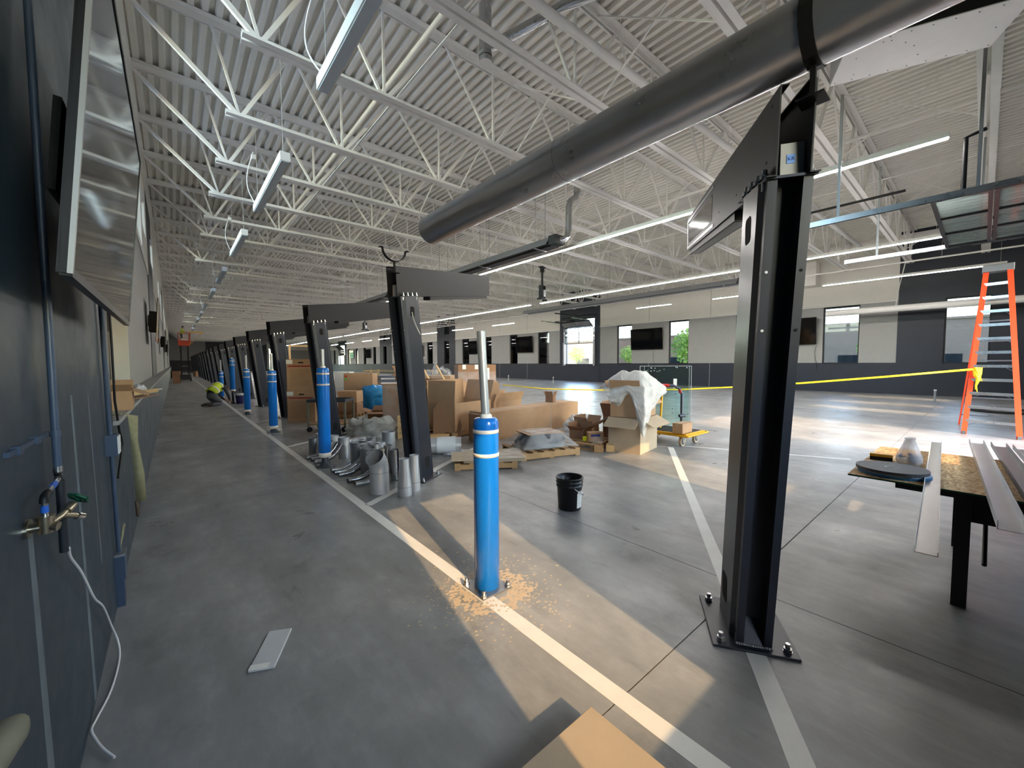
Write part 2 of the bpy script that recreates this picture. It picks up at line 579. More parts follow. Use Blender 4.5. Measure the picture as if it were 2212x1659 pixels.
def text(body, size, loc, rot, material, parent, name='lettering', align='CENTER'):
    cu = bpy.data.curves.new(name, 'FONT')
    cu.body, cu.size, cu.align_x, cu.align_y = body, size, align, 'CENTER'
    cu.extrude = 0.0006
    cu.materials.append(material)
    tmp = bpy.data.objects.new(name, cu)
    COL.objects.link(tmp)
    dg = bpy.context.evaluated_depsgraph_get()
    me = bpy.data.meshes.new_from_object(tmp.evaluated_get(dg), depsgraph=dg)
    bpy.data.objects.remove(tmp)
    o = bpy.data.objects.new(name, me)
    COL.objects.link(o)
    o.location, o.rotation_euler = loc, rot
    if parent is not None:
        o.parent = parent
    return o
# ================================================================== the building
XW, XU, XR, YN, YF, ZD = -0.342, -0.56, 27.0, -1.9, 105.0, 7.80
EPS = 0.0015

def struct(o):
    o['kind'] = 'structure'
    return o

# ---- floor: saw-cut slabs on a dark sub-base
fl = struct(MB().box(XU - 0.3, XR + 0.25, YN - 0.25, YF + 0.25, -0.30, -0.06).build('floor', M['joint']))
gx = [XW - 0.3] + [3.05 + 4.57 * k for k in range(6)] + [XR + 0.1]
gy = [YN - 0.1] + [1.06 + 4.57 * k for k in range(23)] + [YF + 0.1]
G = 0.0035
for i in range(len(gx) - 1):
    for j in range(len(gy) - 1):
        MB().box(gx[i] + G, gx[i + 1] - G, gy[j] + G, gy[j + 1] - G, -0.1, 0.0).build('slab', M['concrete'], fl)

# ---- walls with openings
def wall_boxes(a0, a1, z0, z1, holes):
    """cut rectangles (a,z) around holes"""
    xs = sorted({a0, a1} | {min(max(h[0], a0), a1) for h in holes} | {min(max(h[1], a0), a1) for h in holes})
    out = []
    for p, q in zip(xs, xs[1:]):
        if q - p < 1e-6:
            continue
        hs = sorted((h[2], h[3]) for h in holes if h[0] < (p + q) / 2 < h[1])
        z = z0
        for b, t in hs:
            b, t = max(b, z0), min(t, z1)
            if t <= b:
                continue
            if b > z:
                out.append((p, q, z, b))
            z = max(z, t)
        if z < z1:
            out.append((p, q, z, z1))
    return out

def wall_x(name, x0, x1, a0, a1, z0, z1, holes, m, parent=None):
    b = MB()
    for p, q, z, t in wall_boxes(a0, a1, z0, z1, holes):
        b.box(x0, x1, p, q, z, t)
    return b.build(name, m, parent)

def wall_y(name, y0, y1, a0, a1, z0, z1, holes, m, parent=None):
    b = MB()
    for p, q, z, t in wall_boxes(a0, a1, z0, z1, holes):
        b.box(p, q, y0, y1, z, t)
    return b.build(name, m, parent)

ZT = 7.95
R_WIN = [(-0.15, 1.24), (4.2, 5.72), (8.65, 10.14), (13.15, 14.59), (17.6, 18.95), (26.48, 28.0), (31.0, 32.25), (35.4, 36.5), (39.8, 41.3),
         (44.3, 45.55), (48.6, 50.2), (53.0, 54.4), (57.2, 58.6), (64.0, 65.3), (68.6, 69.9), (73.3, 74.6), (77.5, 78.8), (82.0, 83.3), (91.4, 92.8), (96.0, 97.4)]
R_HI = [(44.25, 45.5, 5.3, 6.85), (64.0, 65.3, 5.3, 6.85)]
R_DOOR = [(21.15, 24.4, 1.5, 5.35), (85.2, 88.6, 1.5, 5.35)]
R_DARK = [(YN, 2.79), (20.6, 25.08), (42.86, 47.33), (61.9, 66.8), (84.0, 89.5)]
holes_r = [(a, b, 1.5, 4.5) for a, b in R_WIN] + R_HI + R_DOOR
wr = struct(MB().box(XR + 0.26, XR + 0.30, YN - 0.25, YF + 0.25, ZT - 0.02, ZT).build('wall_right', M['navy_far']))
cuts = sorted({YN, YF} | {v for d in R_DARK for v in d})
for a, b in zip(cuts, cuts[1:]):
    dark = any(d[0] - 1e-6 <= a and b <= d[1] + 1e-6 for d in R_DARK)
    if dark:
        wall_x('panel', XR - 0.02, XR + 0.25, a, b, 0, ZT, holes_r, M['navy_far'], wr)
    else:
        wall_x('panel', XR, XR + 0.25, a, b, 0, 1.545, holes_r, M['navy_far'], wr)
        wall_x('panel', XR, XR + 0.25, a, b, 1.545, 4.60, holes_r, M['grey_wall'], wr)
        wall_x('panel', XR, XR + 0.25, a, b, 4.60, ZT, holes_r, M['cream'], wr)
        n = max(1, round((b - a) / 4.45))
        for k in range(1, n):                      # panel joints
            y = a + (b - a) * k / n
            if any(h[0] - 0.05 < y < h[1] + 0.05 for h in holes_r):
                y += 1.0
            MB().box(XR - 0.006, XR, y - 0.012, y + 0.012, 0, ZT).build('panel_joint', M['grey_wall'], wr)
        MB().tube([(XR - 0.05, a + 0.02, 4.57), (XR - 0.05, b - 0.02, 4.57)], 0.045, 8).build('conduit', M['steel_white'], wr)

WN = [0]
def window_in_x(x0, x1, a, b, z0, z1, mid=()):
    """black framed fixed light in a wall of constant X; frame near the outer face"""
    WN[0] += 1
    f = MB()
    t = 0.06
    xa, xb = x1 - 0.14, x1 - 0.05
    f.box(xa, xb, a, a + t, z0, z1).box(xa, xb, b - t, b, z0, z1)
    f.box(xa, xb, a + t, b - t, z0, z0 + t).box(xa, xb, a + t, b - t, z1 - t, z1)
    o = struct(f.build('window_%d' % WN[0], M['frame_black']))
    MB().box(xa + 0.035, xa + 0.05, a + t, b - t, z0 + t, z1 - t).build('pane', M['glass_tint'], o)
    for zz in mid:
        MB().box(xa, xb, a + t, b - t, zz - 0.02, zz + 0.02).build('mullion', M['frame_black'], o)
    MB().box(x0 - 0.012, xa, a, b, z0 - 0.03, z0).build('window_sill', M['frame_black'], o)
    MB().box(x0 - 0.006, xa, a, b, z1 - 0.004, z1 + 0.08).build('window_head', M['frame_black'], o)
    return o
for a, b in R_WIN:
    window_in_x(XR, XR + 0.25, a, b, 1.5, 4.5)
for a, b, z0, z1 in R_HI:
    window_in_x(XR, XR + 0.25, a, b, z0, z1)

# ---- near end wall (behind the photographer) with windows and the open overhead door
N_WIN = [(0.47, 1.54, 1.55, 3.60), (4.28, 5.45, 1.55, 3.60), (16.2, 17.4, 1.55, 3.6), (19.2, 20.4, 1.55, 3.6), (22.8, 24.0, 1.55, 3.6)]
N_DOOR = (9.0, 12.9, 0.0, 4.05)
wn = struct(wall_y('wall_near', YN - 0.25, YN, XU - 0.3, XR + 0.25, 0, ZT, N_WIN + [N_DOOR], M['grey_wall']))
for a, b, z0, z1 in N_WIN:
    WN[0] += 1
    f = MB()
    t = 0.05
    f.box(a, a + t, YN - 0.2, YN - 0.12, z0, z1).box(b - t, b, YN - 0.2, YN - 0.12, z0, z1)
    f.box(a + t, b - t, YN - 0.2, YN - 0.12, z0, z0 + t).box(a + t, b - t, YN - 0.2, YN - 0.12, z1 - t, z1)
    o = struct(f.build('window_%d' % WN[0], M['frame_black']))
    MB().box(a + t, b - t, YN - 0.165, YN - 0.155, z0 + t, z1 - t).build('pane', M['glass'], o)

# ---- far end wall
F_DOOR = (16.6, 20.2, 0.0, 5.0)
wf = struct(wall_y('wall_far', YF, YF + 0.25, XU - 0.3, XR + 0.25, 0, 0.4, [F_DOOR], M['navy_far']))
wall_y('panel', YF, YF + 0.25, XU - 0.3, 5.2, 0.4, 2.4, [], M['navy_far'], wf)
wall_y('panel', YF, YF + 0.25, XU - 0.3, 5.2, 2.4, ZT, [], M['grey_wall'], wf)
wall_y('panel', YF - 0.03, YF + 0.25, 5.2, 16.2, 0.4, ZT, [], M['navy_far'], wf)
wall_y('panel', YF, YF + 0.25, 16.2, XR + 0.25, 0.4, 4.8, [F_DOOR], M['grey_wall'], wf)
wall_y('panel', YF, YF + 0.25, 16.2, XR + 0.25, 4.8, ZT, [F_DOOR], M['cream'], wf)

# ---- left wall
LO = [(5.6, 9.06, 1.2, 2.75)]                                     # pass-through to the room behind
HIW = [(4.2, 6.7, 4.8, 7.3), (6.9, 9.4, 4.8, 7.3), (9.6, 12.1, 4.8, 7.3), (12.3, 14.8, 4.8, 7.3), (15.5, 17.3, 5.6, 6.75), (21.2, 23.3, 5.6, 6.75), (31, 33, 5.6, 6.75), (37, 39, 5.6, 6.75), (47, 49, 5.6, 6.75), (54, 56, 5.6, 6.75)]  # first four are unseen, added to let in fill light
wl = struct(MB().box(XW - 0.55, XW, YN, 3.95, 0, ZT).build('wall_left', M['navy']))
MB().box(XW - 0.5, XW, 3.95, YF, 0, 1.17).build('panel', M['navy'], wl)
MB().box(XW - 0.5, XW + 0.03, 3.95, YF, 1.17, 1.2).build('ledge_cap', M['grey_wall'], wl)
for a, b, dk in ((3.95, 18.2, 0), (18.2, 22.4, 1), (22.4, 40.0, 0), (40.0, 44.4, 1), (44.4, 62.0, 0), (62.0, 66.4, 1), (66.4, YF, 0)):
    hh = LO + HIW
    if dk:
        wall_x('panel', XU - 0.2, XU + 0.02, a, b, 1.2, ZT, hh, M['navy_far'], wl)
    else:
        wall_x('panel', XU - 0.2, XU, a, b, 1.2, 4.6, hh, M['grey_wall'], wl)
        wall_x('panel', XU - 0.2, XU + 0.03, a, b, 4.6, ZT, hh, M['cream'], wl)
for a, b, z0, z1 in HIW:
    WN[0] += 1
    f = MB()
    xa, xb, t = XU - 0.2, XU - 0.14, 0.05
    f.box(xa, xb, a, a + t, z0, z1).box(xa, xb, b - t, b, z0, z1).box(xa, xb, a + t, b - t, z0, z0 + t).box(xa, xb, a + t, b - t, z1 - t, z1)
    o = struct(f.build('window_%d' % WN[0], M['frame_black']))
    MB().box(xa + 0.02, xa + 0.03, a + t, b - t, z0 + t, z1 - t).build('pane', M['glass'], o)
# the unfinished room seen through the pass-through
rm = struct(MB().box(-3.6, -3.4, 3.0, 14.0, 0, 3.4).box(-3.4, -0.9, 2.8, 3.0, 0, 3.4).box(-3.4, -0.9, 14.0, 14.2, 0, 3.4).box(-3.6, XU - 0.2, 2.8, 14.2, 3.4, 3.5)
            .build('wall_back_room', M['brown_panel']))
MB().box(-3.4, XU - 0.2, 3.0, 14.0, -0.06, 0.0).build('back_room_floor', M['joint'], rm)
for k in range(18):
    y = 3.4 + 0.6 * k
    MB().box(-3.38, -3.29, y - 0.02, y + 0.02, 0, 2.3).build('wall_stud', M['stud'], rm)
for k in range(5):
    x = -3.0 + 0.45 * k
    MB().box(x - 0.02, x + 0.02, 13.88, 13.97, 0, 2.3).build('wall_stud', M['stud'], rm)
MB().box(-3.4, -0.9, 13.85, 13.99, 2.3, 2.4).build('stud_track', M['stud'], rm)
MB().box(-3.4, -0.9, 13.8, 13.86, 2.4, 3.4).build('header_board', M['brown_panel'], rm)
pf = struct(MB().box(XU - 0.21, XU + 0.004, 9.05, 9.10, 1.2, 2.75).build('trim_1', M['cream']))
bl = thing('bulb_lamp', 'small lit lamp glowing in the unfinished room behind the pass-through', 'lamp', (-2.2, 12.6, 2.55))
MB().ball((0, 0, 0), 0.07).build('bulb', mat('warm_bulb', (255, 226, 170), 0.5, emit=30.0), bl)
MB().tube([(0, 0, 0.06), (0, 0, 0.85)], 0.01, 6).build('cord', M['cable_black'], bl)

# ---- roof deck: fluted steel sheet, flutes run the length of the hall
PITCH_D = 0.203
prof = []
x = XU - 0.25
while x < XR + 0.25:
    prof += [(x, ZD), (x + 0.085, ZD), (x + 0.105, ZD + 0.075), (x + 0.183, ZD + 0.075)]
    x += PITCH_D
b = MB()
n = len(prof)
ys = [YN - 0.2, 20, 60, YF + 0.2]
for y in ys:
    for (px, pz) in prof:
        b.v.append((px, y, pz))
for r in range(len(ys) - 1):
    for k in range(n - 1):
        b.f.append((r * n + k, r * n + k + 1, (r + 1) * n + k + 1, (r + 1) * n + k))
        b.sm.append(False)
cl = struct(b.build('ceiling', M['deck']))
MB().box(XU - 1.5, XR + 0.4, YN - 0.4, YF + 0.4, 8.0, 8.2).build('roof_slab', M['deck'], cl)  # left overhang is added, unseen, to keep sun out of the high windows
MB().box(XU, XU + 0.13, 3.95, YF, 7.60, 7.66).box(XU + 0.03, XU + 0.05, 3.95, YF, 7.4, 7.62).build('ledger_angle', M['steel_white'], cl)
MB().box(XR - 0.12, XR, YN, YF, 7.60, 7.66).box(XR - 0.12, XR - 0.1, YN, YF, 7.4, 7.62).build('ledger_angle', M['steel_white'], cl)

# ---- open-web roof joists across the hall
JY = [0.12 + 2.275 * k for k in range(46)]
ZB, ZTC = 6.20, 7.63                                      # underside of bottom chord, underside of top chord
def angles(x0, x1, z, up, w=0.105, t=0.012, gap=0.022):
    m = MB()
    s = 1 if up else -1
    for sd in (-1, 1):
        ya, yb = sorted((sd * gap, sd * (gap + w)))
        z0, z1 = (z, z + t) if up else (z - t, z)
        m.box(x0, x1, ya, yb, z0, z1)
        ya, yb = sorted((sd * gap, sd * (gap + t)))
        z0, z1 = (z + t, z + w) if up else (z - w, z - t)
        m.box(x0, x1, ya, yb, z0, z1)
    return m
me_bot = angles(0.9, 26.5, ZB, True).mesh('bottom_chord', M['steel_white'])
me_top = angles(XU, XR, ZD - 0.005, False, w=0.12).mesh('top_chord', M['steel_white'])
zb, zt = ZB + 0.06, ZD - 0.07
nb = [1.1] + [2.98 + 2.4 * k for k in range(10)] + [26.3]
webs = [((XU + 0.06, zt), (1.1, zb), 0.06), ((0.73, zt), (1.12, zb), 0.035)]
for a, c in zip(nb, nb[1:]):
    mid = (a + c) / 2
    webs += [((a + 0.05, zb), (mid - 0.05, zt), 0.055), ((mid + 0.05, zt), (c - 0.05, zb), 0.04)]
for a in nb[1:-1]:
    webs.append(((a, zb), (a, zt), 0.035))
webs.append(((26.3, zb), (XR - 0.06, zt), 0.06))
web_me = []
allw = MB()
for p, q, wd in webs:
    m = MB()
    m.bar((p[0], 0, p[1]), (q[0], 0, q[1]), wd * 1.15, wd, (0, 1, 0))
    web_me.append(m.mesh('web_member', M['steel_white']))
    allw.bar((p[0], 0, p[1]), (q[0], 0, q[1]), wd * 1.15, wd, (0, 1, 0))
me_all = allw.mesh('web', M['steel_white'])
for k, y in enumerate(JY):
    if y > YF - 0.3:
        break
    lab = 'white open-web steel roof joist, %s from the near end wall' % ORD[k]
    t = thing('roof_joist', lab, 'joist', (0, y, 0), 0, 'white roof joists')
    inst('top_chord', me_top, t)
    inst('bottom_chord', me_bot, t)
    if k < 12:
        for wm in web_me:
            inst('web_member', wm, t)
    else:
        inst('web', me_all, t)
# cross bridging between joists
br = MB()
br2 = MB()
br.bar((0, 0.03, ZB + 0.04), (0, 2.245, ZD - 0.08), 0.025)
br2.bar((0.03, 0.03, ZD - 0.08), (0.03, 2.245, ZB + 0.04), 0.025)
meb, meb2 = br.mesh('brace', M['steel_white']), br2.mesh('brace', M['steel_white'])
for q, bx_ in enumerate((5.95, 11.9, 17.9, 23.5)):
    for k in range(0, 20):
        t = thing('cross_bridging', 'thin white cross bracing after the %s roof joist, %s' % (ORD[k], ('above the parking stalls', 'at mid hall', 'past mid hall', 'beside the window wall')[q]), 'bracing', (bx_, JY[k], 0), 0, 'cross bracing between roof joists')
        inst('brace', meb, t)
        inst('brace', meb2, t)
# horizontal bracing angles at the wall end (bottom chord to top chord, along the hall)
for bx_, zz in ((3.2, ZB + 0.02), (14.2, ZB + 0.02), (22.5, ZB + 0.02)):
    m = MB().bar((bx_, YN + 0.1, zz + 0.09), (bx_, 100, zz + 0.09), 0.04, 0.012)
    tag(m.build('bridging_angle', M['steel_white']), {3.2: 'long flat white bridging angle over the joist chords above the aisle', 14.2: 'long flat white bridging angle over the joists at mid hall',
        22.5: 'long flat white bridging angle over the joists near the window wall'}[bx_], 'bracing')

# ---- painted floor lines
ANG = math.radians(57.47)
DV = V((math.sin(ANG), math.cos(ANG), 0))
NV = V((DV.y, -DV.x, 0))
CX, CY, CS = 2.557, 0.861, 4.185
NCOL = 20
tag(MB().box(1.52, 1.62, YN + 0.05, 96, 0.0, EPS).build('floor_stripe', M['floor_paint']), 'long straight white stripe painted along the aisle', 'floor stripe')
for k in range(NCOL):
    c = V((CX, CY + CS * k, 0))
    s0 = (1.62 - c.x) / DV.x
    m = MB()
    m.obox(c + DV * ((s0 + 5.4) / 2) + V((0, 0, EPS / 2)), DV, NV, (0, 0, 1), 5.4 - s0, 0.1, EPS)
    tag(m.build('floor_stripe', M['floor_paint']), 'slanted white stall stripe passing under the %s steel column' % ORD[k], 'floor stripe', 'white stall stripes')
tag(MB().bar((7.15, 4.25, 0.0008), (8.4, 1.35, 0.0008), 0.07, EPS).build('floor_stripe', M['floor_paint']), 'white stripe closing the stall beside the yellow cart', 'floor stripe')
# ================================================================== leaning steel arches
LEAN = -0.351 / 2.43
RISE = math.tan(math.atan2(2.942 - 2.4205, 2.6945 + 0.5448))
def P(s, n_, z):            # arch-local frame: x along the stall line, y to the camera-facing side
    return (s, n_, z)
def ztop(s):
    return 2.4205 + RISE * (s + 0.5448)
sec = [(-0.162, 0.05), (-0.162, 0.089), (-0.125, 0.089), (-0.085, 0.108), (0.19, 0.108), (0.225, 0.089), (0.262, 0.089), (0.262, 0.05), (0.17, 0.05),
       (0.17, -0.05), (0.262, -0.05), (0.262, -0.089), (0.225, -0.089), (0.19, -0.108), (-0.085, -0.108), (-0.125, -0.089), (-0.162, -0.089), (-0.162, -0.05), (-0.06, -0.05), (-0.06, 0.05)]
sec = sec[::-1]
def rrect(cx, cz, wx, hz, r, n=4):
    pts = []
    for (sx, sz, a0) in ((1, 1, 0), (-1, 1, 90), (-1, -1, 180), (1, -1, 270)):
        for k in range(n + 1):
            a = math.radians(a0 + 90 * k / n)
            pts.append((cx + sx * (wx / 2 - r) + r * math.cos(a), cz + sz * (hz / 2 - r) + r * math.sin(a)))
    return pts
ZP = 0.014
def bolt_mesh(r=0.014, h=0.045):
    return MB().lathe([(r * 1.7, 0), (r * 1.7, 0.004), (r, 0.004), (r * 1.5, 0.0041), (r * 1.5, 0.02), (r * 0.9, 0.021), (r * 0.9, h), (0.0005, h)], 8, smooth=False).mesh('bolt', M['galv'])
ME_BOLT = bolt_mesh()

def make_arch():
    t = thing('steel_arch', 'x', 'column')
    pl = MB()
    pl.prism([(-0.254, -0.215), (0.254, -0.215), (0.254, 0.215), (-0.254, 0.215)], lambda a, b_: (a + 0.04, b_, 0.0), lambda a, b_: (a + 0.04, b_, ZP))
    base = bevel(pl.build('base_plate', M['black'], t), 0.004, 1)
    wd = MB()
    for k in range(16):
        wd.ball((-0.17, -0.085 + 0.0113 * k, ZP + 0.002), 0.008, 6)
    wd.build('weld_bead', M['galv_dull'], base)
    for sx, sy in ((-1, -1), (-1, 1), (1, -1), (1, 1)):
        inst('anchor_bolt', ME_BOLT, base, (0.04 + sx * 0.2, sy * 0.165, ZP))
    body = MB()
    # shear so that the top follows the slope of the arm
    def top(s, n_):
        z = (ztop(s - 0.3506) if True else 2.43) - 0.004
        return (s + LEAN * z, n_, z)
    body.prism(sec, lambda s, n_: (s + LEAN * ZP, n_, ZP), lambda s, n_: top(s, n_))
    col = body.build('leg', M['black'], t)
    # folded lips catch the light
    gus = MB().prism([(-0.16, ZP), (-0.06, ZP), (-0.06, 0.13)], lambda s, z: (s + LEAN * z, -0.05, z), lambda s, z: (s + LEAN * z, 0.05, z))
    gus.build('gusset', M['black'], col)
    cp = MB()
    cp.prism([(-0.175, -0.1), (0.275, -0.1), (0.275, 0.1), (-0.175, 0.1)], lambda s, n_: (s - 0.3506, n_, ztop(s - 0.3506) - 0.006), lambda s, n_: (s - 0.3506, n_, ztop(s - 0.3506) + 0.006))
    cp.build('cap_plate', M['black'], t)
    for sd in (-1, 1):
        for (zc, hz, wx) in ((2.27, 0.13, 0.1), (0.22, 0.16, 0.12)):
            m = MB()
            off = 0.055 if zc > 1 else 0.09
            m.prism(rrect(off + LEAN * zc, zc, wx, hz, 0.025), lambda a, z: (a, sd * 0.1075, z), lambda a, z: (a, sd * 0.1095, z))
            m.build('access_hole', M['void'], col)  # thin plate on the surface, its dark colour is the hole's shade
        for (ss, zz) in ((-0.145, 0.08), (-0.145, 1.75), (-0.145, 2.02), (0.245, 0.08)):
            m = MB().tube([(ss + LEAN * zz, sd * 0.0885, zz), (ss + LEAN * zz, sd * 0.0905, zz)], 0.008, 8)
            m.build('rivet_hole', M['alu'] if zz > 1 else M['void'], col)
    # front lip rivets
    for sd in (-1, 1):
        for zz in (1.75, 2.02):
            m = MB().tube([(-0.162 + LEAN * zz, sd * 0.07, zz), (-0.165 + LEAN * zz, sd * 0.07, zz)], 0.007, 8)
            m.build('rivet', M['alu'] if sd > 0 else M['void'], col)
    # cantilever arm: two folded side plates
    HB, TH = 0.062, 0.006
    def arm_plate(sd):
        m = MB()
        poly = [(-0.5448, 0.0), (2.6945, 0.0), (2.6945, 0.388), (-0.5765, 0.3755)]
        m.prism(poly, lambda s, h: (s, sd * HB, ztop(s) + h), lambda s, h: (s, sd * (HB + TH), ztop(s) + h))
        for s0, s1 in ((-0.5448, 0.0),):
            m.prism([(s0, 0), (s1, 0), (s1, 0.006), (s0, 0.006)], lambda s, h: (s, sd * HB, ztop(s) + h), lambda s, h: (s, sd * (HB + 0.04), ztop(s) + h))
        m.prism([(-0.5765, 0.3695), (2.6945, 0.382), (2.6945, 0.388), (-0.5765, 0.3755)], lambda s, h: (s, sd * HB, ztop(s) + h), lambda s, h: (s, sd * (HB - 0.028), ztop(s) + h))
        return m.build('arm_plate', M['charcoal'], t)
    pR, pL = arm_plate(1), arm_plate(-1)
    inner = MB()
    inner.prism([(-0.2, 0.14), (2.69, 0.14), (2.69, 0.15), (-0.2, 0.15)], lambda s, h: (s, -HB, ztop(s) + h), lambda s, h: (s, HB, ztop(s) + h))
    inner.prism([(0.1, 0.01), (2.69, 0.01), (2.69, 0.02), (0.1, 0.02)], lambda s, h: (s, -HB, ztop(s) + h), lambda s, h: (s, HB, ztop(s) + h))
    inner.build('arm_web', M['charcoal'], t)
    jb = MB()
    jb.prism([(-0.49, 0.008), (-0.30, 0.008), (-0.30, 0.15), (-0.49, 0.15)], lambda s, h: (s, -0.056, ztop(s) + h), lambda s, h: (s, 0.036, ztop(s) + h))
    jb.build('junction_box', M['grey_wall'], t)
    for sd, pp in ((-1, pL), (1, pR)):
        for k in range(4):
            s = -0.46 + 0.105 * k
            o = inst('bolt', ME_BOLT, pp, (s, sd * (HB + 0.028), ztop(s) + 0.006))
            m = MB().tube([(s, sd * (HB + 0.028), ztop(s) - 0.005), (s, sd * (HB + 0.028), ztop(s) - 0.045)], 0.012, 8)
            m.build('bolt_shank', M['galv'], pp)
        for s, h in ((-0.4, 0.1), (0.2, 0.09), (0.75, 0.09), (-0.47, 0.33)):
            MB().tube([(s, sd * (HB + TH - 0.001), ztop(s) + h), (s, sd * (HB + TH + 0.0015), ztop(s) + h)], 0.006, 8).build('screw_hole', M['void'], pp)
    # slot display on the outer half of the plate turned away from the near end
    m = MB()
    m.prism([(1.05, 0.08), (2.55, 0.08), (2.55, 0.29), (1.05, 0.29)], lambda s, h: (s, HB + TH, ztop(s) + h), lambda s, h: (s, HB + TH + 0.002, ztop(s) + h))
    m.build('display_slot', M['screen'], pR)
    fr = MB()
    for a0, a1, h0, h1 in ((0.98, 2.6945, 0.02, 0.045), (0.98, 2.6945, 0.325, 0.35), (2.62, 2.6945, 0.045, 0.325)):
        fr.prism([(a0, h0), (a1, h0), (a1, h1), (a0, h1)], lambda s, h: (s, HB + TH, ztop(s) + h), lambda s, h: (s, HB + TH + 0.004, ztop(s) + h))
    fr.build('slot_frame', M['alu'], pR)
    # downlight under the arm
    dl = MB()
    dl.prism([(0.3, -0.05), (2.6, -0.05), (2.6, 0.0), (0.3, 0.0)], lambda s, h: (s, -0.055, ztop(s) + h), lambda s, h: (s, 0.055, ztop(s) + h))
    d = dl.build('under_light', M['charcoal'], t)
    MB().prism([(0.35, -0.053), (2.55, -0.053), (2.55, -0.0495), (0.35, -0.0495)], lambda s, h: (s, -0.04, ztop(s) + h), lambda s, h: (s, 0.04, ztop(s) + h)).build('diffuser', M['grey_wall'], d)
    return t

RZA = math.atan2(DV.y, DV.x)
# local y must point to NV (towards the near end): local frame is x=DV, y=-NV by rotation, so mirror through the profile symmetry
ARCHES = []
proto = None
for k in range(NCOL):
    if k == 0:
        a = proto = make_arch()
    else:
        a = copy_tree(proto)
    a.location = (CX, CY + CS * k, 0)
    a.rotation_euler = (0, 0, RZA)
    a['label'] = ('big dark steel column with outstretched arm carrying the steel duct' if k == 0 else
                  'dark leaning steel column with an empty duct cradle on top' if k == 1 else
                  'dark leaning steel column with arm, %s in the row' % ORD[k])
    a['group'] = 'leaning steel columns'
    ARCHES.append(a)
# local x = DV; rotation maps local y to (-DV.y, DV.x) = -NV, so "pL" (y=-1) faces NV. Fine: the slot sits on the -NV side below.
for k, a in enumerate(ARCHES):
    for ch in a.children:
        pass

# cradle on the second column, clamp on the first
def ring(m, c, r, a0, a1, wy, th, n=14):
    for k in range(n):
        b0, b1 = a0 + (a1 - a0) * k / n, a0 + (a1 - a0) * (k + 1) / n
        pts = []
        for rr in (r, r + th):
            for aa in (b0, b1):
                for yy in (-wy / 2, wy / 2):
                    pts.append((c[0] + rr * math.cos(aa), c[1] + yy, c[2] + rr * math.sin(aa)))
        m.add(pts, [(0, 2, 3, 1), (4, 5, 7, 6), (0, 1, 5, 4), (2, 6, 7, 3), (0, 4, 6, 2), (1, 3, 7, 5)])
    return m
DUCT_R, DUCT_X, DUCT_Z = 0.142, 2.10, 2.99
for k, a in enumerate(ARCHES[:2]):
    y = CY + CS * k + (DUCT_X - CX) * DV.y / DV.x - 0.06
    m = MB()
    ring(m, (DUCT_X, y, DUCT_Z), DUCT_R + 0.002, -PI if k else -PI * 1.05, 0 if k else PI * 0.95, 0.05, 0.006)
    if k:
        m.box(DUCT_X - DUCT_R - 0.045, DUCT_X - DUCT_R - 0.003, y - 0.025, y + 0.025, DUCT_Z - 0.004, DUCT_Z + 0.003)
        m.box(DUCT_X + DUCT_R + 0.003, DUCT_X + DUCT_R + 0.045, y - 0.025, y + 0.025, DUCT_Z - 0.004, DUCT_Z + 0.003)
    m.bar((DUCT_X, y, DUCT_Z - DUCT_R - 0.005), (DUCT_X, y, 2.70), 0.02)
    m.box(DUCT_X - 0.05, DUCT_X + 0.05, y - 0.05, y + 0.05, 2.70, 2.706)
    inv = (Matrix.Translation(a.location) @ Matrix.Rotation(RZA, 4, 'Z')).inverted()
    m.xf(inv)
    m.build('duct_cradle' if k else 'duct_clamp', M['matte_black'], a)
# loose cable hanging out of the second column
inv = (Matrix.Translation(ARCHES[1].location) @ Matrix.Rotation(RZA, 4, 'Z'))
cb = MB().tube([(-0.29, -0.112, 2.26), (-0.285, -0.125, 2.18), (-0.25, -0.15, 2.08), (-0.19, -0.17, 1.98)], 0.006, 6)
cb.build('loose_cable', M['cable_white'], ARCHES[1])
# blue note on the junction box of the first column
jb = MB().box(-0.4925, -0.4905, -0.02, 0.012, ztop(-0.49) + 0.06, ztop(-0.49) + 0.10)
nt_ = jb.build('tape_note', M['ptape'], ARCHES[0])
text('KR', 0.022, (-0.4934, -0.004, ztop(-0.49) + 0.08), (PI / 2, 0, -PI / 2), M['blue_print'], nt_)

# ---- the long steel duct lying on the first column
d = thing('steel_duct', 'long shiny bare steel duct running overhead onto the first column', 'duct', (DUCT_X, 0, DUCT_Z))
MB().hollow([(0, -1.85, 0), (0, -0.9, 0), (0, 1.6, 0), (0, 3.78, 0)], [DUCT_R] * 4, 0.004, 48).build('tube', M['duct'], d)
for y in (-0.4, 1.9):
    MB().hollow([(0, y - 0.004, 0), (0, y + 0.004, 0)], [DUCT_R + 0.0012] * 2, 0.002, 48).build('seam', M['galv_dull'], d)

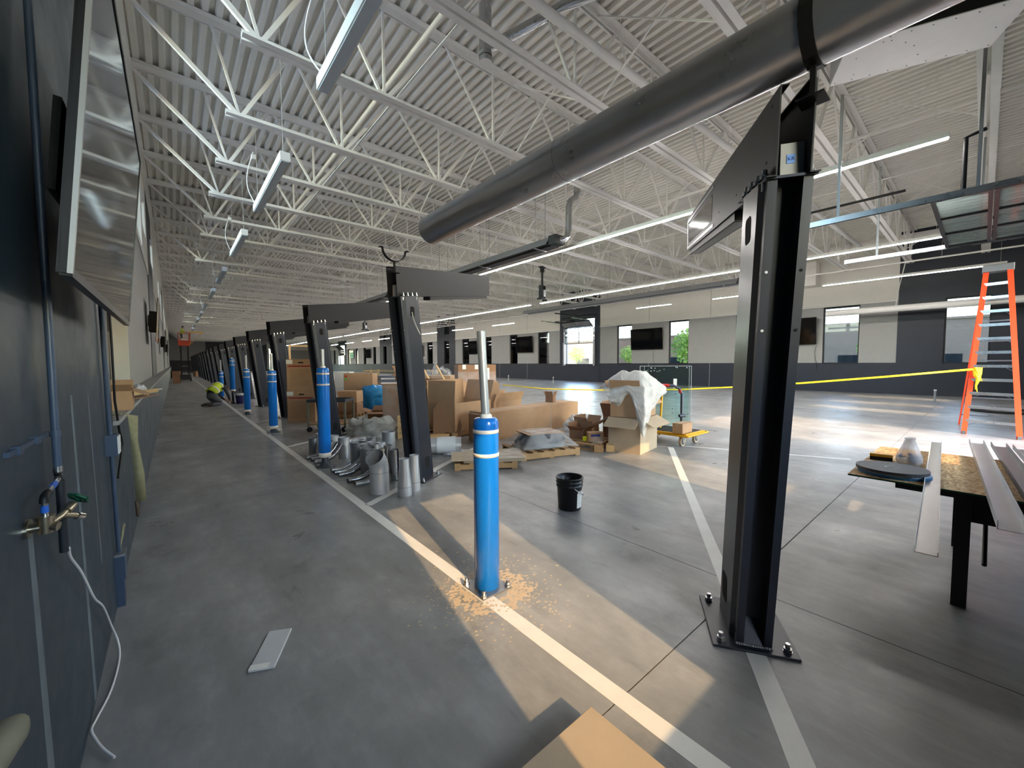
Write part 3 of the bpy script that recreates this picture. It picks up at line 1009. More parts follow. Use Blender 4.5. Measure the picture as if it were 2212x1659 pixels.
# ================================================================== bollards
def bollard(x, y, zb, ztp, zpole, lab, tilt=(0, 0), installed=False):
    t = thing('bollard', lab, 'bollard', (x, y, 0), 0, 'blue bollards along the aisle')
    r = 0.089
    pl = MB().box(-0.125, 0.125, -0.125, 0.125, 0, 0.012)
    bp_ = bevel(pl.build('base_plate', M['galv_dull'], t), 0.003, 1)
    for sx, sy in ((-1, -1), (-1, 1), (1, -1), (1, 1)):
        inst('anchor_bolt', ME_BOLT, bp_, (sx * 0.105, sy * 0.105, 0.012))
    H = ztp - zb
    pr = [(r - 0.004, 0), (r, 0.004), (r, H - 0.05), (r * 0.985, H - 0.03), (r * 0.92, H - 0.012), (r * 0.8, H - 0.002), (0.02, H)]
    s = MB().lathe([(a, b_ + zb) for a, b_ in pr], 32).build('sleeve', M['blue'], t)
    for dz in (0.078, 0.243):
        MB().lathe([(r + 0.001, ztp - dz - 0.026), (r + 0.0018, ztp - dz - 0.026), (r + 0.0018, ztp - dz), (r + 0.001, ztp - dz)], 32).build('tape_band', M['white_tape'], s)
    if zb > 0.05:
        MB().lathe([(r - 0.03, zb - 0.07), (r + 0.001, zb - 0.07), (r + 0.001, zb + 0.0), (r - 0.03, zb)], 32).build('white_collar', M['white_tape'], t)
        MB().lathe([(0.12, 0.012), (0.1, 0.03), (0.052, 0.09), (0.046, 0.12), (0.046, zb - 0.03), (0.001, zb - 0.03)], 20).build('stem', M['engine'], t)
    tx, ty = tilt
    MB().hollow([(0, 0, ztp - 0.02), (tx, ty, zpole)], [0.029, 0.029], 0.004, 20).build('pole', M['grey_primer'], t)
    MB().lathe([(0.042, ztp - 0.004), (0.042, ztp + 0.018), (0.03, ztp + 0.028)], 20).build('pole_collar', M['white_tape'], t)
    return t
bollard(1.655, 2.24, 0.012, 1.22, 1.82, 'sunlit blue bollard with bare steel pole, bolted down in tan dust', (-0.03, 0.01))
bollard(1.73, 6.51, 0.24, 1.54, 1.82, 'raised blue bollard on a stem beside the bent pipe elbows')
bollard(1.72, 10.61, 0.17, 1.45, 1.84, 'raised blue bollard in front of the stacked cartons')
bollard(1.73, 14.97, 0.17, 1.45, 1.87, 'raised blue bollard, fourth along the aisle stripe')
bollard(1.79, 19.6, 0.58, 1.82, 1.87, 'highest lifted blue bollard beside the kneeling worker')
bollard(1.64, 22.6, 0.1, 1.28, 1.80, 'small far blue bollard behind the kneeling worker')
# drill dust around the first bollard
b = MB()
rng = random.Random(3)
for k in range(1100):
    a = rng.uniform(0, 2 * PI)
    rr = 0.135 + abs(rng.gauss(0, 0.2))
    cx_, cy_ = 1.655 + rr * math.cos(a) * 0.95, 2.2 + rr * math.sin(a)
    if max(abs(cx_ - 1.655), abs(cy_ - 2.24)) < 0.14:
        continue
    s = rng.uniform(0.002, 0.011) * (1.5 if rr < 0.3 else 0.8)
    pts = []
    for q in range(7):
        aa = 2 * PI * q / 7
        e = s * rng.uniform(0.6, 1.2)
        pts.append((cx_ + e * math.cos(aa) * 1.4, cy_ + e * math.sin(aa), 0.0004))
    c_ = len(b.v)
    b.v += pts + [(cx_, cy_, 0.001 + s * 0.12)]
    for q in range(7):
        b.f.append((c_ + q, c_ + (q + 1) % 7, c_ + 7))
        b.sm.append(True)
tag(b.build('drill_dust', M['dust']), 'tan drilling dust scattered around the foot of the sunlit bollard', 'dust', kind='stuff')
# ================================================================== lights and services under the roof
def led_fixture(x, y0, y1, z, lab, group, lit=True):
    t = thing('linear_light', lab, 'light', (x, y0, z), 0, group)
    L = y1 - y0
    if lit:
        MB().box(-0.04, 0.04, 0, L, 0.012, 0.095).build('housing', M['steel_white'], t)
        MB().box(-0.032, 0.032, 0.01, L - 0.01, -0.006, 0.012).build('diffuser', M['led'], t)
    else:
        MB().box(-0.075, 0.075, 0, L, 0.012, 0.16).build('housing', M['steel_white'], t)
        MB().box(-0.06, 0.06, 0.01, L - 0.01, 0.0, 0.012).build('diffuser', M['led_off'], t)
    n = max(2, int(L / 3) + 1)
    top = 0.095 if lit else 0.16
    for k in range(n):
        yy = 0.15 + (L - 0.3) * k / (n - 1)
        MB().bar((0, yy, top), (0, yy, ZD - z - 0.004), 0.005).build('suspension_wire', M['steel_white'], t)
    if not lit:
        pts = []
        for k in range(13):
            u = k / 12
            pts.append((-0.05 - 0.10 * math.sin(PI * u), L - 0.12 + 0.28 * math.sin(PI * u) , 0.16 + (ZB - z - 0.1) * u))
        MB().tube(pts, 0.012, 6).build('power_whip', M['steel_white'], t)
        MB().box(-0.09, -0.01, L - 0.17, L - 0.07, ZB - z - 0.1, ZB - z).build('splice_box', M['steel_white'], t)
    return t
gA = 'lit linear lights in rows'
rowA = [(0.47, 12.7), (16.3, 28.5), (32.0, 44.0), (48.0, 60.0), (64.0, 76.0), (80.0, 92.0)]
rowB = [(0.83, 16.6), (17.4, 36.8), (37.7, 51.2), (52.0, 70.0), (71.0, 90.0)]
rowC = [(-0.4, 4.8), (6.6, 9.6), (11.95, 14.25), (26.1, 29.1), (32.3, 36.0), (39.2, 42.6), (45.4, 49.0), (52.0, 55.6), (58.4, 62.0), (66.0, 70.0), (74.0, 78.0), (82, 86)]
for k, (a, b) in enumerate(rowA):
    led_fixture(9.15, a, b, 5.0, 'long lit white light in the row nearest the columns, %s from the near end' % ORD[k], gA)
for k, (a, b) in enumerate(rowB):
    led_fixture(16.2, a, b, 5.0, 'long lit white light in the middle row of the hall, %s from the near end' % ORD[k], gA)
for k, (a, b) in enumerate(rowC):
    led_fixture(22.35, a, b, 5.0, 'short lit white light in the row by the window wall, %s from the near end' % ORD[k], gA)
lefts = [(2.4, 5.5), (7.72, 10.7), (12.75, 15.6), (18.1, 21.1), (23.4, 26.4), (28.6, 31.6), (33.8, 36.8), (39.0, 42.0), (44.2, 47.2), (49.5, 52.5), (55, 58), (60.5, 63.5)]
for k, (a, b) in enumerate(lefts):
    led_fixture(1.56, a, b, 5.0, 'unlit white box light hung over the aisle, %s from the near end' % ORD[k], 'unlit lights over the aisle', False)

# ---- radiant tube heaters
def heater(x, y0, y1, z, lab, flue=False):
    t = thing('tube_heater', lab, 'heater', (x, y0, z), 0, 'radiant tube heaters')
    L = y1 - y0
    MB().prism([(-0.28, -0.12), (-0.27, -0.12), (-0.13, 0.1), (0.13, 0.1), (0.27, -0.12), (0.28, -0.12), (0.14, 0.11), (-0.14, 0.11)][::-1],
               lambda a, b_: (a, 0, b_), lambda a, b_: (a, L, b_)).build('reflector', M['galv_dull'], t)
    MB().tube([(-0.08, -0.1, -0.03), (-0.08, L, -0.03)], 0.05, 12).build('burner_tube', M['matte_black'], t)
    MB().tube([(0.09, -0.1, -0.03), (0.09, L, -0.03)], 0.05, 12).build('return_tube', M['matte_black'], t)
    for k in range(3):
        yy = 0.5 + (L - 1) * k / 2
        h = MB()
        h.bar((-0.26, yy, -0.13), (0.26, yy, -0.13), 0.02).bar((-0.2, yy, 0.1), (-0.2, yy, ZD - z - 0.004), 0.012).bar((0.2, yy, 0.1), (0.2, yy, ZD - z - 0.004), 0.012)
        h.build('hanger', M['galv_dull'], t)
    MB().box(-0.2, 0.2, -0.3, -0.02, -0.12, 0.12).build('burner_box', M['matte_black'], t)
    if flue:
        pts = [(0, -0.2, 0.0), (0.12, -0.3, 0.02), (0.26, -0.35, 0.12), (0.3, -0.35, 0.35), (0.3, -0.35, 0.95), (0.38, -0.35, 1.15), (0.6, -0.35, 1.3), (0.68, -0.35, 1.5), (0.68, -0.35, ZD - z)]
        MB().tube(pts, 0.09, 16).build('flue_pipe', M['galv'], t)
        MB().tube([(0.68, -0.35, 1.45), (0.68, -0.35, 2.4)], 0.11, 16).build('flue_sleeve', M['galv'], t)
    return t
heater(8.5, 8.2, 14.8, 5.1, 'dark tube heater with a shiny crooked flue above the second column', True)
heater(8.5, 19.5, 27.0, 5.1, 'dark tube heater hung behind the third steel column')
heater(18.3, 6.8, 20.2, 5.0, 'pale long tube heater hung at mid hall in front of the overhead door')

# ---- flue stack and shiny pipe right above the photographer
t = thing('flue_stack', 'vertical capped steel flue hanging from the deck near the camera', 'flue', (4.0, 5.35, 0))
MB().tube([(0, 0, 6.42), (0, 0, ZD - 0.005)], 0.1, 24).build('stack', M['galv'], t)
MB().disc((0, 0, 6.415), 0.103, 24).build('end_cap', M['steel_white'], t)
MB().tube([(0.02, 0, 6.62), (0.06, -0.06, 6.66), (0.16, -0.14, 6.72), (0.55, -0.5, 6.98), (0.9, -0.85, 7.22), (1.4, -1.4, 7.4), (1.9, -2.2, 7.45)], 0.08, 20).build('branch_pipe', M['galv'], t)
MB().lathe([(0.108, 6.5), (0.108, 6.56)], 24).build('joint_band', M['galv_dull'], t)

# ---- white sprinkler / gas mains
def main(lab, pts, r, hang):
    t = thing('ceiling_pipe', lab, 'pipe', pts[0])
    o = V(pts[0])
    MB().tube([V(p) - o for p in pts], r, 14).build('run', M['steel_white'], t)
    for p in hang:
        q = V(p) - o
        MB().bar(q + V((0, 0, r)), V((q.x, q.y, ZD - o.z)), 0.008).build('hanger_rod', M['steel_white'], t)
        MB().hollow([q - (V(pts[-1]) - o).normalized() * 0.012, q + (V(pts[-1]) - o).normalized() * 0.012], [r + 0.006] * 2, 0.004, 16).build('hanger_ring', M['steel_white'], t)
main('thick white pipe crossing the hall above the steel duct', [(3.6, 4.42, 6.82), (26.6, 3.75, 6.82)], 0.075, [(6.2, 4.34, 6.82), (10.5, 4.22, 6.82), (15.5, 4.07, 6.82), (20.5, 3.93, 6.82)])
main('thin white pipe running the length of the aisle ceiling', [(3.35, YN + 0.1, 6.95), (3.35, 100, 6.95)], 0.045, [(3.35, 1.3 + 6.83 * k, 6.95) for k in range(12)])
main('thin white pipe running the length of the hall at mid ceiling', [(12.6, YN + 0.1, 6.9), (12.6, 100, 6.9)], 0.04, [(12.6, 1.3 + 6.83 * k, 6.9) for k in range(8)])
main('slim white pipe running the hall length beside the window wall', [(24.6, YN + 0.1, 5.95), (24.6, 100, 5.95)], 0.035, [(24.6, 1.3 + 6.83 * k, 5.95) for k in range(8)])
# fat white tube hung low by the window wall
t = thing('hanging_tube', 'fat white tube hung low in front of the corner windows', 'duct', (25.8, 0, 4.07))
MB().tube([(0, YN + 0.05, 0), (0, 5.35, 0)], 0.15, 24).build('tube', M['steel_white'], t)
MB().tube([(0, 2.75, 0.15), (0.1, 2.68, 1.0), (0.05, 2.5, 2.1)], 0.02, 6).build('hanging_strap', M['steel_white'], t)
MB().hollow([(0, 2.72, 0), (0, 2.78, 0)], [0.156, 0.156], 0.005, 24).build('strap_loop', M['steel_white'], t)
tag(MB().box(26.1, 26.95, 5.92, 7.6, 5.66, 6.9).build('wall_duct', M['steel_white']), 'white square duct drop high on the window wall beside the first column', 'duct')

# ---- white pendant speakers
for k in range(6):
    t = thing('pendant_speaker', 'white drum shaped pendant under the roof, %s from the near end' % ORD[k], 'speaker', (7.55 - 0.1 * k, 11.2 + 12.4 * k, 6.2), 0, 'white drum pendants')
    MB().lathe([(0.001, 0), (0.175, 0), (0.18, 0.02), (0.165, 0.42), (0.13, 0.5), (0.001, 0.5)], 24).build('drum', M['white'], t)
    MB().disc((0, 0, -0.002), 0.16, 24).build('grille', M['grey_wall'], t)
    MB().bar((0, 0, 0.5), (0, 0, ZD - 6.2), 0.012).build('hanger_rod', M['steel_white'], t)

# ---- projector mounts
def projector(x, y, lab):
    t = thing('projector_mount', lab, 'projector mount', (x, y, 0), 0.4, 'black projector mounts')
    MB().box(-0.22, 0.22, -0.12, 0.12, 6.17, 6.2).build('ceiling_plate', M['matte_black'], t)
    MB().tube([(0, 0, 5.3), (0, 0, 6.18)], 0.05, 12).build('drop_pole', M['matte_black'], t)
    MB().tube([(0, 0, 5.95), (0, 0, 6.15)], 0.1, 12).build('swivel', M['matte_black'], t)
    c = MB()
    for sx in (-1, 1):
        c.box(sx * 0.17 - 0.015, sx * 0.17 + 0.015, -0.1, 0.1, 4.72, 5.32)
    c.box(-0.185, 0.185, -0.1, 0.1, 5.29, 5.32).box(-0.185, 0.185, -0.1, 0.1, 4.70, 4.73)
    c.build('cage', M['matte_black'], t)
    MB().box(-0.11, 0.11, -0.14, 0.14, 4.78, 5.1).build('projector_body', M['galv_dull'], t)
    MB().box(-0.32, 0.32, -0.03, 0.03, 4.66, 4.70).build('arm_bar', M['matte_black'], t)
    for sx in (-1, 1):
        MB().box(sx * 0.32 - 0.02, sx * 0.32 + 0.02, -0.12, 0.12, 4.62, 4.70).build('arm_tip', M['matte_black'], t)
projector(13.7, 13.9, 'black caged projector mount hanging between the lit light rows')
projector(13.4, 36.5, 'black caged projector mount hanging far down the hall past the second column')

# ---- the slanted sheet metal housing overhead by the first column
A_, B_, D_ = V((7.26, 1.54, 5.5)), V((7.89, 0.08, 5.5)), V((6.5, 1.25, 5.5))
ctr = B_ + (D_ - A_) * 0.5 + (A_ - B_) * 0.5
hs = thing('metal_housing', 'big riveted white sheet metal housing hung above the steel duct', 'housing', (ctr.x, ctr.y, 5.5), math.atan2((A_ - B_).y, (A_ - B_).x))
LA, LD = (A_ - B_).length, (D_ - A_).length
MB().box(-LA / 2, LA / 2, -LD / 2, LD / 2, 0, 0.012).build('bottom_sheet', M['steel_white'], hs)
for sy in (-1, 1):
    MB().box(-LA / 2, LA / 2, sy * LD / 2 - 0.006, sy * LD / 2 + 0.006, 0.012, 0.75).build('side_sheet', M['matte_black'], hs)
for sx in (-1, 1):
    MB().box(sx * LA / 2 - 0.006, sx * LA / 2 + 0.006, -LD / 2 + 0.006, LD / 2 - 0.006, 0.012, 0.75).build('end_sheet', M['galv_dull'], hs)
rng = random.Random(5)
for k in range(26):
    u, v = (-LA / 2 + 0.04 + (LA - 0.08) * (k % 9) / 8, (-1 if k < 9 else 1) * (LD / 2 - 0.05)) if k < 18 else (rng.uniform(-LA / 2, LA / 2) * 0.9, rng.uniform(-LD / 2, LD / 2) * 0.8)
    MB().ball((u, v, -0.001), 0.008, 6).build('rivet', M['galv_dull'], hs)
for sx in (-1, 1):
    for sy in (-1, 1):
        MB().bar((sx * LA * 0.45, sy * LD * 0.42, 0.75), (sx * LA * 0.45, sy * LD * 0.42, ZD - 5.5), 0.012).build('hanger_rod', M['steel_white'], hs)

# ---- overhead glazed door rolled up under the roof at the near end
t = thing('overhead_door', 'ribbed glass sectional door rolled up flat beneath the roof', 'door', (0, 0, 0))
Z0 = 4.06
for x in (8.98, 12.92):
    sx = 1 if x < 10 else -1
    tr_ = MB().box(x - 0.03, x + 0.03, YN + 0.3, 2.35, Z0 + 0.06, Z0 + 0.07).box(x - 0.03, x - 0.024, YN + 0.3, 2.35, Z0 - 0.02, Z0 + 0.06)
    tr_.box(x + 0.024, x + 0.03, YN + 0.3, 2.35, Z0 - 0.02, Z0 + 0.06)
    tr_.box(x - 0.03, x + 0.03, YN + 0.01, YN + 0.08, 0, 3.7)
    arc = []
    for k in range(9):
        a = PI / 2 * k / 8
        arc.append((x, YN + 0.42 - 0.38 * math.cos(a), 3.7 + 0.38 * math.sin(a)))
    tr_.tube(arc, 0.03, 6)
    tr_.build('track', M['galv'], t)
    for yy in (1.75, 0.15):
        MB().box(x - 0.015, x + 0.015, yy - 0.02, yy + 0.02, Z0 + 0.07, 6.2).build('track_hanger', M['galv_dull'], t)
for k in range(4):
    y1 = 0.63 - 0.645 * k
    y0 = y1 - 0.63
    s = MB()
    for (a, b) in ((y0, y0 + 0.05), (y1 - 0.05, y1)):
        s.box(9.03, 12.87, a, b, Z0 - 0.01, Z0 + 0.04)
    for xx in (9.03, 10.27, 11.52, 12.81):
        s.box(xx, xx + 0.06, y0 + 0.05, y1 - 0.05, Z0 - 0.01, Z0 + 0.04)
    so_ = s.build('door_section', M['frame_black'], t)
    for xa, xb in ((9.09, 10.27), (10.33, 11.52), (11.58, 12.81)):
        g = MB()
        nrib = 14
        for q in range(nrib):
            u0, u1 = xa + (xb - xa) * q / nrib, xa + (xb - xa) * (q + 1) / nrib
            zz = Z0 + 0.012 + (0.008 if q % 2 else 0)
            g.box(u0, u1, y0 + 0.05, y1 - 0.05, zz, zz + 0.006)
        g.build('pane', M['polycarb'], so_)
MB().tube([(9.2, 0.3, 4.2), (9.2, 0.3, 4.95), (9.2, 0.1, 5.0)], 0.03, 8).build('opener_conduit', M['matte_black'], t)
tag(MB().tube([(12.4, 3.95, 5.35), (12.4, 1.25, 5.35)], 0.03, 8).build('opener_shaft', M['matte_black']), 'thin black rod hung along the roof beside the rolled-up door', 'rod')

# ---- glazed overhead doors in the dark bays of the window wall
def wall_door(a, b, lab):
    t = thing('overhead_door', lab, 'door', (XR, a, 1.5), 0, 'glazed overhead doors in the window wall')
    Wd = b - a
    x0 = -0.10
    secs = [((x0, 1.75), (x0, 2.35)), ((x0, 2.37), (x0, 2.75)), ((x0, 2.77), (x0 - 0.12, 3.15)), ((x0 - 0.14, 3.17), (x0 - 0.65, 3.62)), ((x0 - 0.68, 3.63), (x0 - 1.35, 3.68))]
    for i, (p, q) in enumerate(secs):
        P0, P1 = V((p[0], 0, p[1])), V((q[0], 0, q[1]))
        up = (P1 - P0)
        L = up.length
        up.normalize()
        nn = up.cross(V((0, 1, 0)))
        fr = MB()
        for e in (0.03, L - 0.03):
            fr.obox(P0 + up * e + V((0, Wd / 2, 0)), (0, 1, 0), up, nn, Wd, 0.06, 0.05)
        for yy in (0.03, Wd / 2, Wd - 0.03):
            fr.obox(P0 + up * (L / 2) + V((0, yy, 0)), (0, 1, 0), up, nn, 0.06, L - 0.12, 0.05)
        f_ = fr.build('door_section', M['frame_black'], t)
        for k in range(2):
            MB().obox(P0 + up * (L / 2) + V((0, Wd * (0.25 + 0.5 * k), 0)), (0, 1, 0), up, nn, Wd / 2 - 0.09, L - 0.12, 0.01).build('pane', M['glass'], f_)
    for yy in (-0.06, Wd + 0.06):
        pts = [(x0 - 0.02, yy, -0.05), (x0 - 0.02, yy, 2.75)]
        for k in range(7):
            an = PI / 2 * k / 6
            pts.append((x0 - 0.02 - 0.55 * (1 - math.cos(an)), yy, 2.85 + 0.75 * math.sin(an)))
        pts.append((x0 - 2.9, yy, 3.66))
        MB().tube(pts, 0.035, 8).build('track', M['galv'], t)
        MB().box(x0 - 0.1, x0 + 0.06, yy - 0.09, yy + 0.09, -0.15, 1.9).build('track_guard', M['galv_dull'], t)
    MB().tube([(x0 - 0.15, -0.2, 4.05), (x0 - 0.15, Wd + 0.2, 4.05)], 0.06, 10).build('spring_shaft', M['matte_black'], t)
    MB().box(x0 - 3.0, x0 - 0.2, Wd / 2 - 0.04, Wd / 2 + 0.04, 4.1, 4.18).build('opener_rail', M['matte_black'], t)
wall_door(21.15, 24.4, 'glazed overhead door half rolled up in the dark bay')
wall_door(85.2, 88.6, 'glazed overhead door half rolled up far down the hall')
# far end door
t = thing('overhead_door', 'tall glazed sectional door closed at the far end', 'door', (16.6, YF, 0))
for k in range(8):
    f = MB()
    z0, z1 = 0.62 * k, 0.62 * k + 0.6
    f.box(0, 3.6, 0.02, 0.07, z0, z0 + 0.05).box(0, 3.6, 0.02, 0.07, z1 - 0.05, z1)
    for xx in (0, 1.77, 3.54):
        f.box(xx, xx + 0.06, 0.02, 0.07, z0 + 0.05, z1 - 0.05)
    o = f.build('door_section', M['frame_black'], t)
    for xx in (0.06, 1.83):
        MB().box(xx, xx + 1.71, 0.04, 0.05, z0 + 0.05, z1 - 0.05).build('pane', M['glass'], o)

# ================================================================== televisions
def tv(name, lab, c, w_, h_, face, tilt, back=0.16, silver=False):
    """c = centre of the screen, face = +1 looks to +X, -1 looks to -X; tilt brings the top forward"""
    t = thing(name, lab, 'television', c, 0, 'wall televisions')
    t.rotation_euler = (0, face * tilt, 0)
    f = face
    x = lambda a, b: sorted((a * f, b * f))
    MB().box(*x(-0.026, -0.004), -w_ / 2, w_ / 2, -h_ / 2, h_ / 2).build('cabinet', M['bezel'], t)
    MB().box(*x(-0.004, 0.0), -w_ / 2 + 0.012, w_ / 2 - 0.012, -h_ / 2 + 0.018, h_ / 2 - 0.012).build('screen', M['screen'], t)
    e = MB()
    m_ = M['bezel_silver'] if silver else M['bezel']
    for (ya, yb, za, zb_) in ((-w_ / 2 - 0.006, -w_ / 2 + 0.012, -h_ / 2, h_ / 2), (w_ / 2 - 0.012, w_ / 2 + 0.006, -h_ / 2, h_ / 2), (-w_ / 2, w_ / 2, h_ / 2 - 0.012, h_ / 2 + 0.006), (-w_ / 2, w_ / 2, -h_ / 2 - 0.006, -h_ / 2 + 0.018)):
        e.box(*x(-0.02, 0.003), ya, yb, za, zb_)
    e.build('bezel', M['bezel'], t)
    if silver:
        MB().box(*x(-0.006, 0.0045), -w_ / 2 - 0.008, -w_ / 2 + 0.006, -h_ / 2, h_ / 2).build('silver_edge', m_, t)
    br_ = MB().box(*x(-back, -0.026), -0.32, -0.24, -0.3, 0.28).box(*x(-back, -0.026), 0.24, 0.32, -0.3, 0.28).box(*x(-back - 0.02, -back), -0.4, 0.4, -0.15, 0.15)
    br_.build('wall_bracket', M['matte_black'], t)
    return t
tv('television', 'huge glossy television tilted down, close on the navy wall', (-0.1475, 2.36, 2.305), 1.72, 0.955, 1, math.atan2(0.085, 0.95), 0.11, True)
for y, lab in ((15.9, 'silver edged television beyond the pass-through, seen edge on'), (29.5, 'dark television on the aisle wall before the scissor lift'), (41.0, 'small far television on the aisle wall beside the scissor lift')):
    tv('television', lab, (-0.30, y, 2.85), 1.8, 1.2, 1, 0.06, 0.2, y < 20)
for y0, y1, za, zb_, lab in ((5.95, 8.3, 2.55, 4.05, 'wall television half hidden behind the first column'), (14.93, 17.55, 2.55, 4.12, 'large wall television between two windows behind the glass cart'),
                             (28.5, 31.0, 2.62, 4.25, 'wall television just past the overhead door bay'), (37.9, 39.7, 2.62, 4.2, 'wall television right of the narrow dark bay, fourth along'),
                             (51.0, 52.8, 2.62, 4.2, 'far wall television, fifth along the window wall'), (70.6, 73.0, 2.6, 4.2, 'far wall television, sixth along the window wall'), (79.3, 81.6, 2.6, 4.2, 'far wall television, seventh along the window wall')):
    tv('television', lab, (XR - 0.22, (y0 + y1) / 2, (za + zb_) / 2), (y1 - y0) * 0.99, (zb_ - za) * 0.98, -1, 0.07, 0.15)
for y, z1, lab in ((5.98, 2.5, 'thin black cable dangling below the half hidden television'), (15.7, 2.5, 'thin black cable dangling below the large wall television')):
    pts = [(XR - 0.03, y + 0.06 * math.sin(5 * u / 10.0), z1 - 1.35 * u / 10.0) for u in range(11)]
    tag(MB().tube(pts, 0.008, 5).build('hanging_cable', M['cable_black']), lab, 'cable')
# ================================================================== loose things on the floor
RC = -YAW                                    # yaw of things squared up to the aisle corner view
def carton(lab, loc, rz, sx, sy, sz, m='kraft', open_=None, flap=0.25, tape=True, group=None, name='carton', angs=None):
    """corrugated carton, origin at the centre of its foot. open_: None closed, else list of flap angles (deg out from vertical) for -y,+x,+y,-x"""
    t = thing(name, lab, 'box', loc, rz, group)
    k = 0.006
    if open_ is None:
        bevel(MB().box(-sx / 2, sx / 2, -sy / 2, sy / 2, 0, sz).build('body', M[m], t), 0.004, 1)
        if tape:
            MB().box(-sx / 2 - 0.001, sx / 2 + 0.001, -0.025, 0.025, sz - 0.002, sz + 0.0012).build('packing_tape', M['kraft_pale'], t)
            MB().box(sx / 2, sx / 2 + 0.0012, -0.025, 0.025, sz * 0.75, sz).build('packing_tape', M['kraft_pale'], t)
            MB().box(-sx / 2 - 0.0012, -sx / 2, -0.025, 0.025, sz * 0.75, sz).build('packing_tape', M['kraft_pale'], t)
    else:
        MB().box(-sx / 2, sx / 2, -sy / 2, -sy / 2 + k, 0, sz).build('wall', M[m], t)
        MB().box(-sx / 2, sx / 2, sy / 2 - k, sy / 2, 0, sz).build('wall', M[m], t)
        MB().box(-sx / 2, -sx / 2 + k, -sy / 2 + k, sy / 2 - k, 0, sz).build('wall', M[m], t)
        MB().box(sx / 2 - k, sx / 2, -sy / 2 + k, sy / 2 - k, 0, sz).build('wall', M[m], t)
        MB().box(-sx / 2 + k, sx / 2 - k, -sy / 2 + k, sy / 2 - k, 0, k).build('base', M['kraft_in'], t)
        for i, a in enumerate(open_):
            if a is None:
                continue
            an = math.radians(a)
            if i in (0, 2):
                s = -1 if i == 0 else 1
                c = V((0, s * (sy / 2), sz))
                d_ = V((0, s * math.sin(an), math.cos(an)))
                w_ = V((1, 0, 0))
                wl_ = sx
            else:
                s = 1 if i == 1 else -1
                c = V((s * (sx / 2), 0, sz))
                d_ = V((s * math.sin(an), 0, math.cos(an)))
                w_ = V((0, 1, 0))
                wl_ = sy
            n_ = d_.cross(w_)
            MB().obox(c + d_ * (flap / 2), w_, d_, n_, wl_ * 0.99, flap, 0.005).build('flap', M[m], t)
    return t

def blanket(name, lab, cat, fn, nu, nv, m, loc=(0, 0, 0), rz=0, kind=None, solid=0.003):
    b = MB()
    for i in range(nu):
        for j in range(nv):
            b.v.append(tuple(fn(i / (nu - 1), j / (nv - 1))))
    for i in range(nu - 1):
        for j in range(nv - 1):
            b.f.append((i * nv + j, (i + 1) * nv + j, (i + 1) * nv + j + 1, i * nv + j + 1))
            b.sm.append(True)
    o = b.build(name, M[m])
    o.location, o.rotation_euler = loc, (0, 0, rz)
    md = o.modifiers.new('thickness', 'SOLIDIFY')
    md.thickness = solid
    if lab:
        tag(o, lab, cat, kind=kind)
    return o

from mathutils import noise as _mn
def nz3(x, y, z, s=1.0):
    return _mn.noise(V((x * s, y * s, z * s)))

def heap(lab, loc, rz, sx, sy, sz, m, seed=0.0, name='plastic_heap', amp=0.28, fr=3.2, cat='plastic sheet'):
    """crumpled mound of sheet"""
    b = MB()
    nu, nv = 44, 22
    for j in range(nv):
        ph = (j / (nv - 1)) * PI * 0.5
        for i in range(nu):
            th = 2 * PI * i / nu
            d_ = V((math.cos(th) * math.cos(ph), math.sin(th) * math.cos(ph), math.sin(ph)))
            f = 1 + amp * nz3(d_.x + seed, d_.y, d_.z, fr) + amp * 0.55 * abs(nz3(d_.x, d_.y + seed, d_.z, fr * 2.7)) + amp * 0.3 * abs(nz3(d_.x, d_.y, d_.z + seed, fr * 6))
            z = max(0.0, d_.z * f * sz)
            b.v.append((d_.x * f * sx, d_.y * f * sy, z))
    for j in range(nv - 1):
        for i in range(nu):
            b.f.append((j * nu + i, j * nu + (i + 1) % nu, (j + 1) * nu + (i + 1) % nu, (j + 1) * nu + i))
            b.sm.append(True)
    o = b.build(name, M[m])
    o.location, o.rotation_euler = loc, (0, 0, rz)
    return tag(o, lab, cat)

def pallet(lab, loc, rz, sx, sy, h=0.12, group='wooden pallets'):
    t = thing('pallet', lab, 'pallet', loc, rz, group)
    n = max(4, int(sx / 0.17))
    for k in range(n):
        x = -sx / 2 + (sx - 0.09) * k / (n - 1)
        MB().box(x, x + 0.09, -sy / 2, sy / 2, h - 0.018, h).build('deck_board', M['pallet'], t)
    for k in range(3):
        y = -sy / 2 + (sy - 0.09) * k / 2
        MB().box(-sx / 2, sx / 2, y, y + 0.04, 0.018, h - 0.018).build('stringer', M['pallet'], t)
    for k in range(3):
        x = -sx / 2 + (sx - 0.09) * k / 2
        MB().box(x, x + 0.09, -sy / 2, sy / 2, 0, 0.018).build('bottom_board', M['pallet'], t)
    return t

# ---- bucket
bk = thing('bucket', 'black plastic bucket with a white label standing on bare concrete', 'bucket', (3.28, 2.9, 0))
MB().lathe([(0.001, 0), (0.118, 0), (0.124, 0.006), (0.137, 0.25), (0.146, 0.255), (0.146, 0.268), (0.139, 0.272), (0.140, 0.292), (0.149, 0.296), (0.149, 0.308), (0.142, 0.312), (0.143, 0.335), (0.152, 0.338),
            (0.152, 0.352), (0.147, 0.355), (0.138, 0.352), (0.132, 0.25), (0.117, 0.012), (0.001, 0.012)], 40).build('pail', M['bucket'], bk)
lb = MB()
for k in range(10):
    a0, a1 = math.radians(-100 + 8 * k), math.radians(-100 + 8 * (k + 1))
    r0, r1 = 0.1268, 0.1352
    lb.add([(r0 * math.cos(a0), r0 * math.sin(a0), 0.03), (r0 * math.cos(a1), r0 * math.sin(a1), 0.03), (r1 * math.cos(a1), r1 * math.sin(a1), 0.22), (r1 * math.cos(a0), r1 * math.sin(a0), 0.22)], [(0, 1, 2, 3)], True)
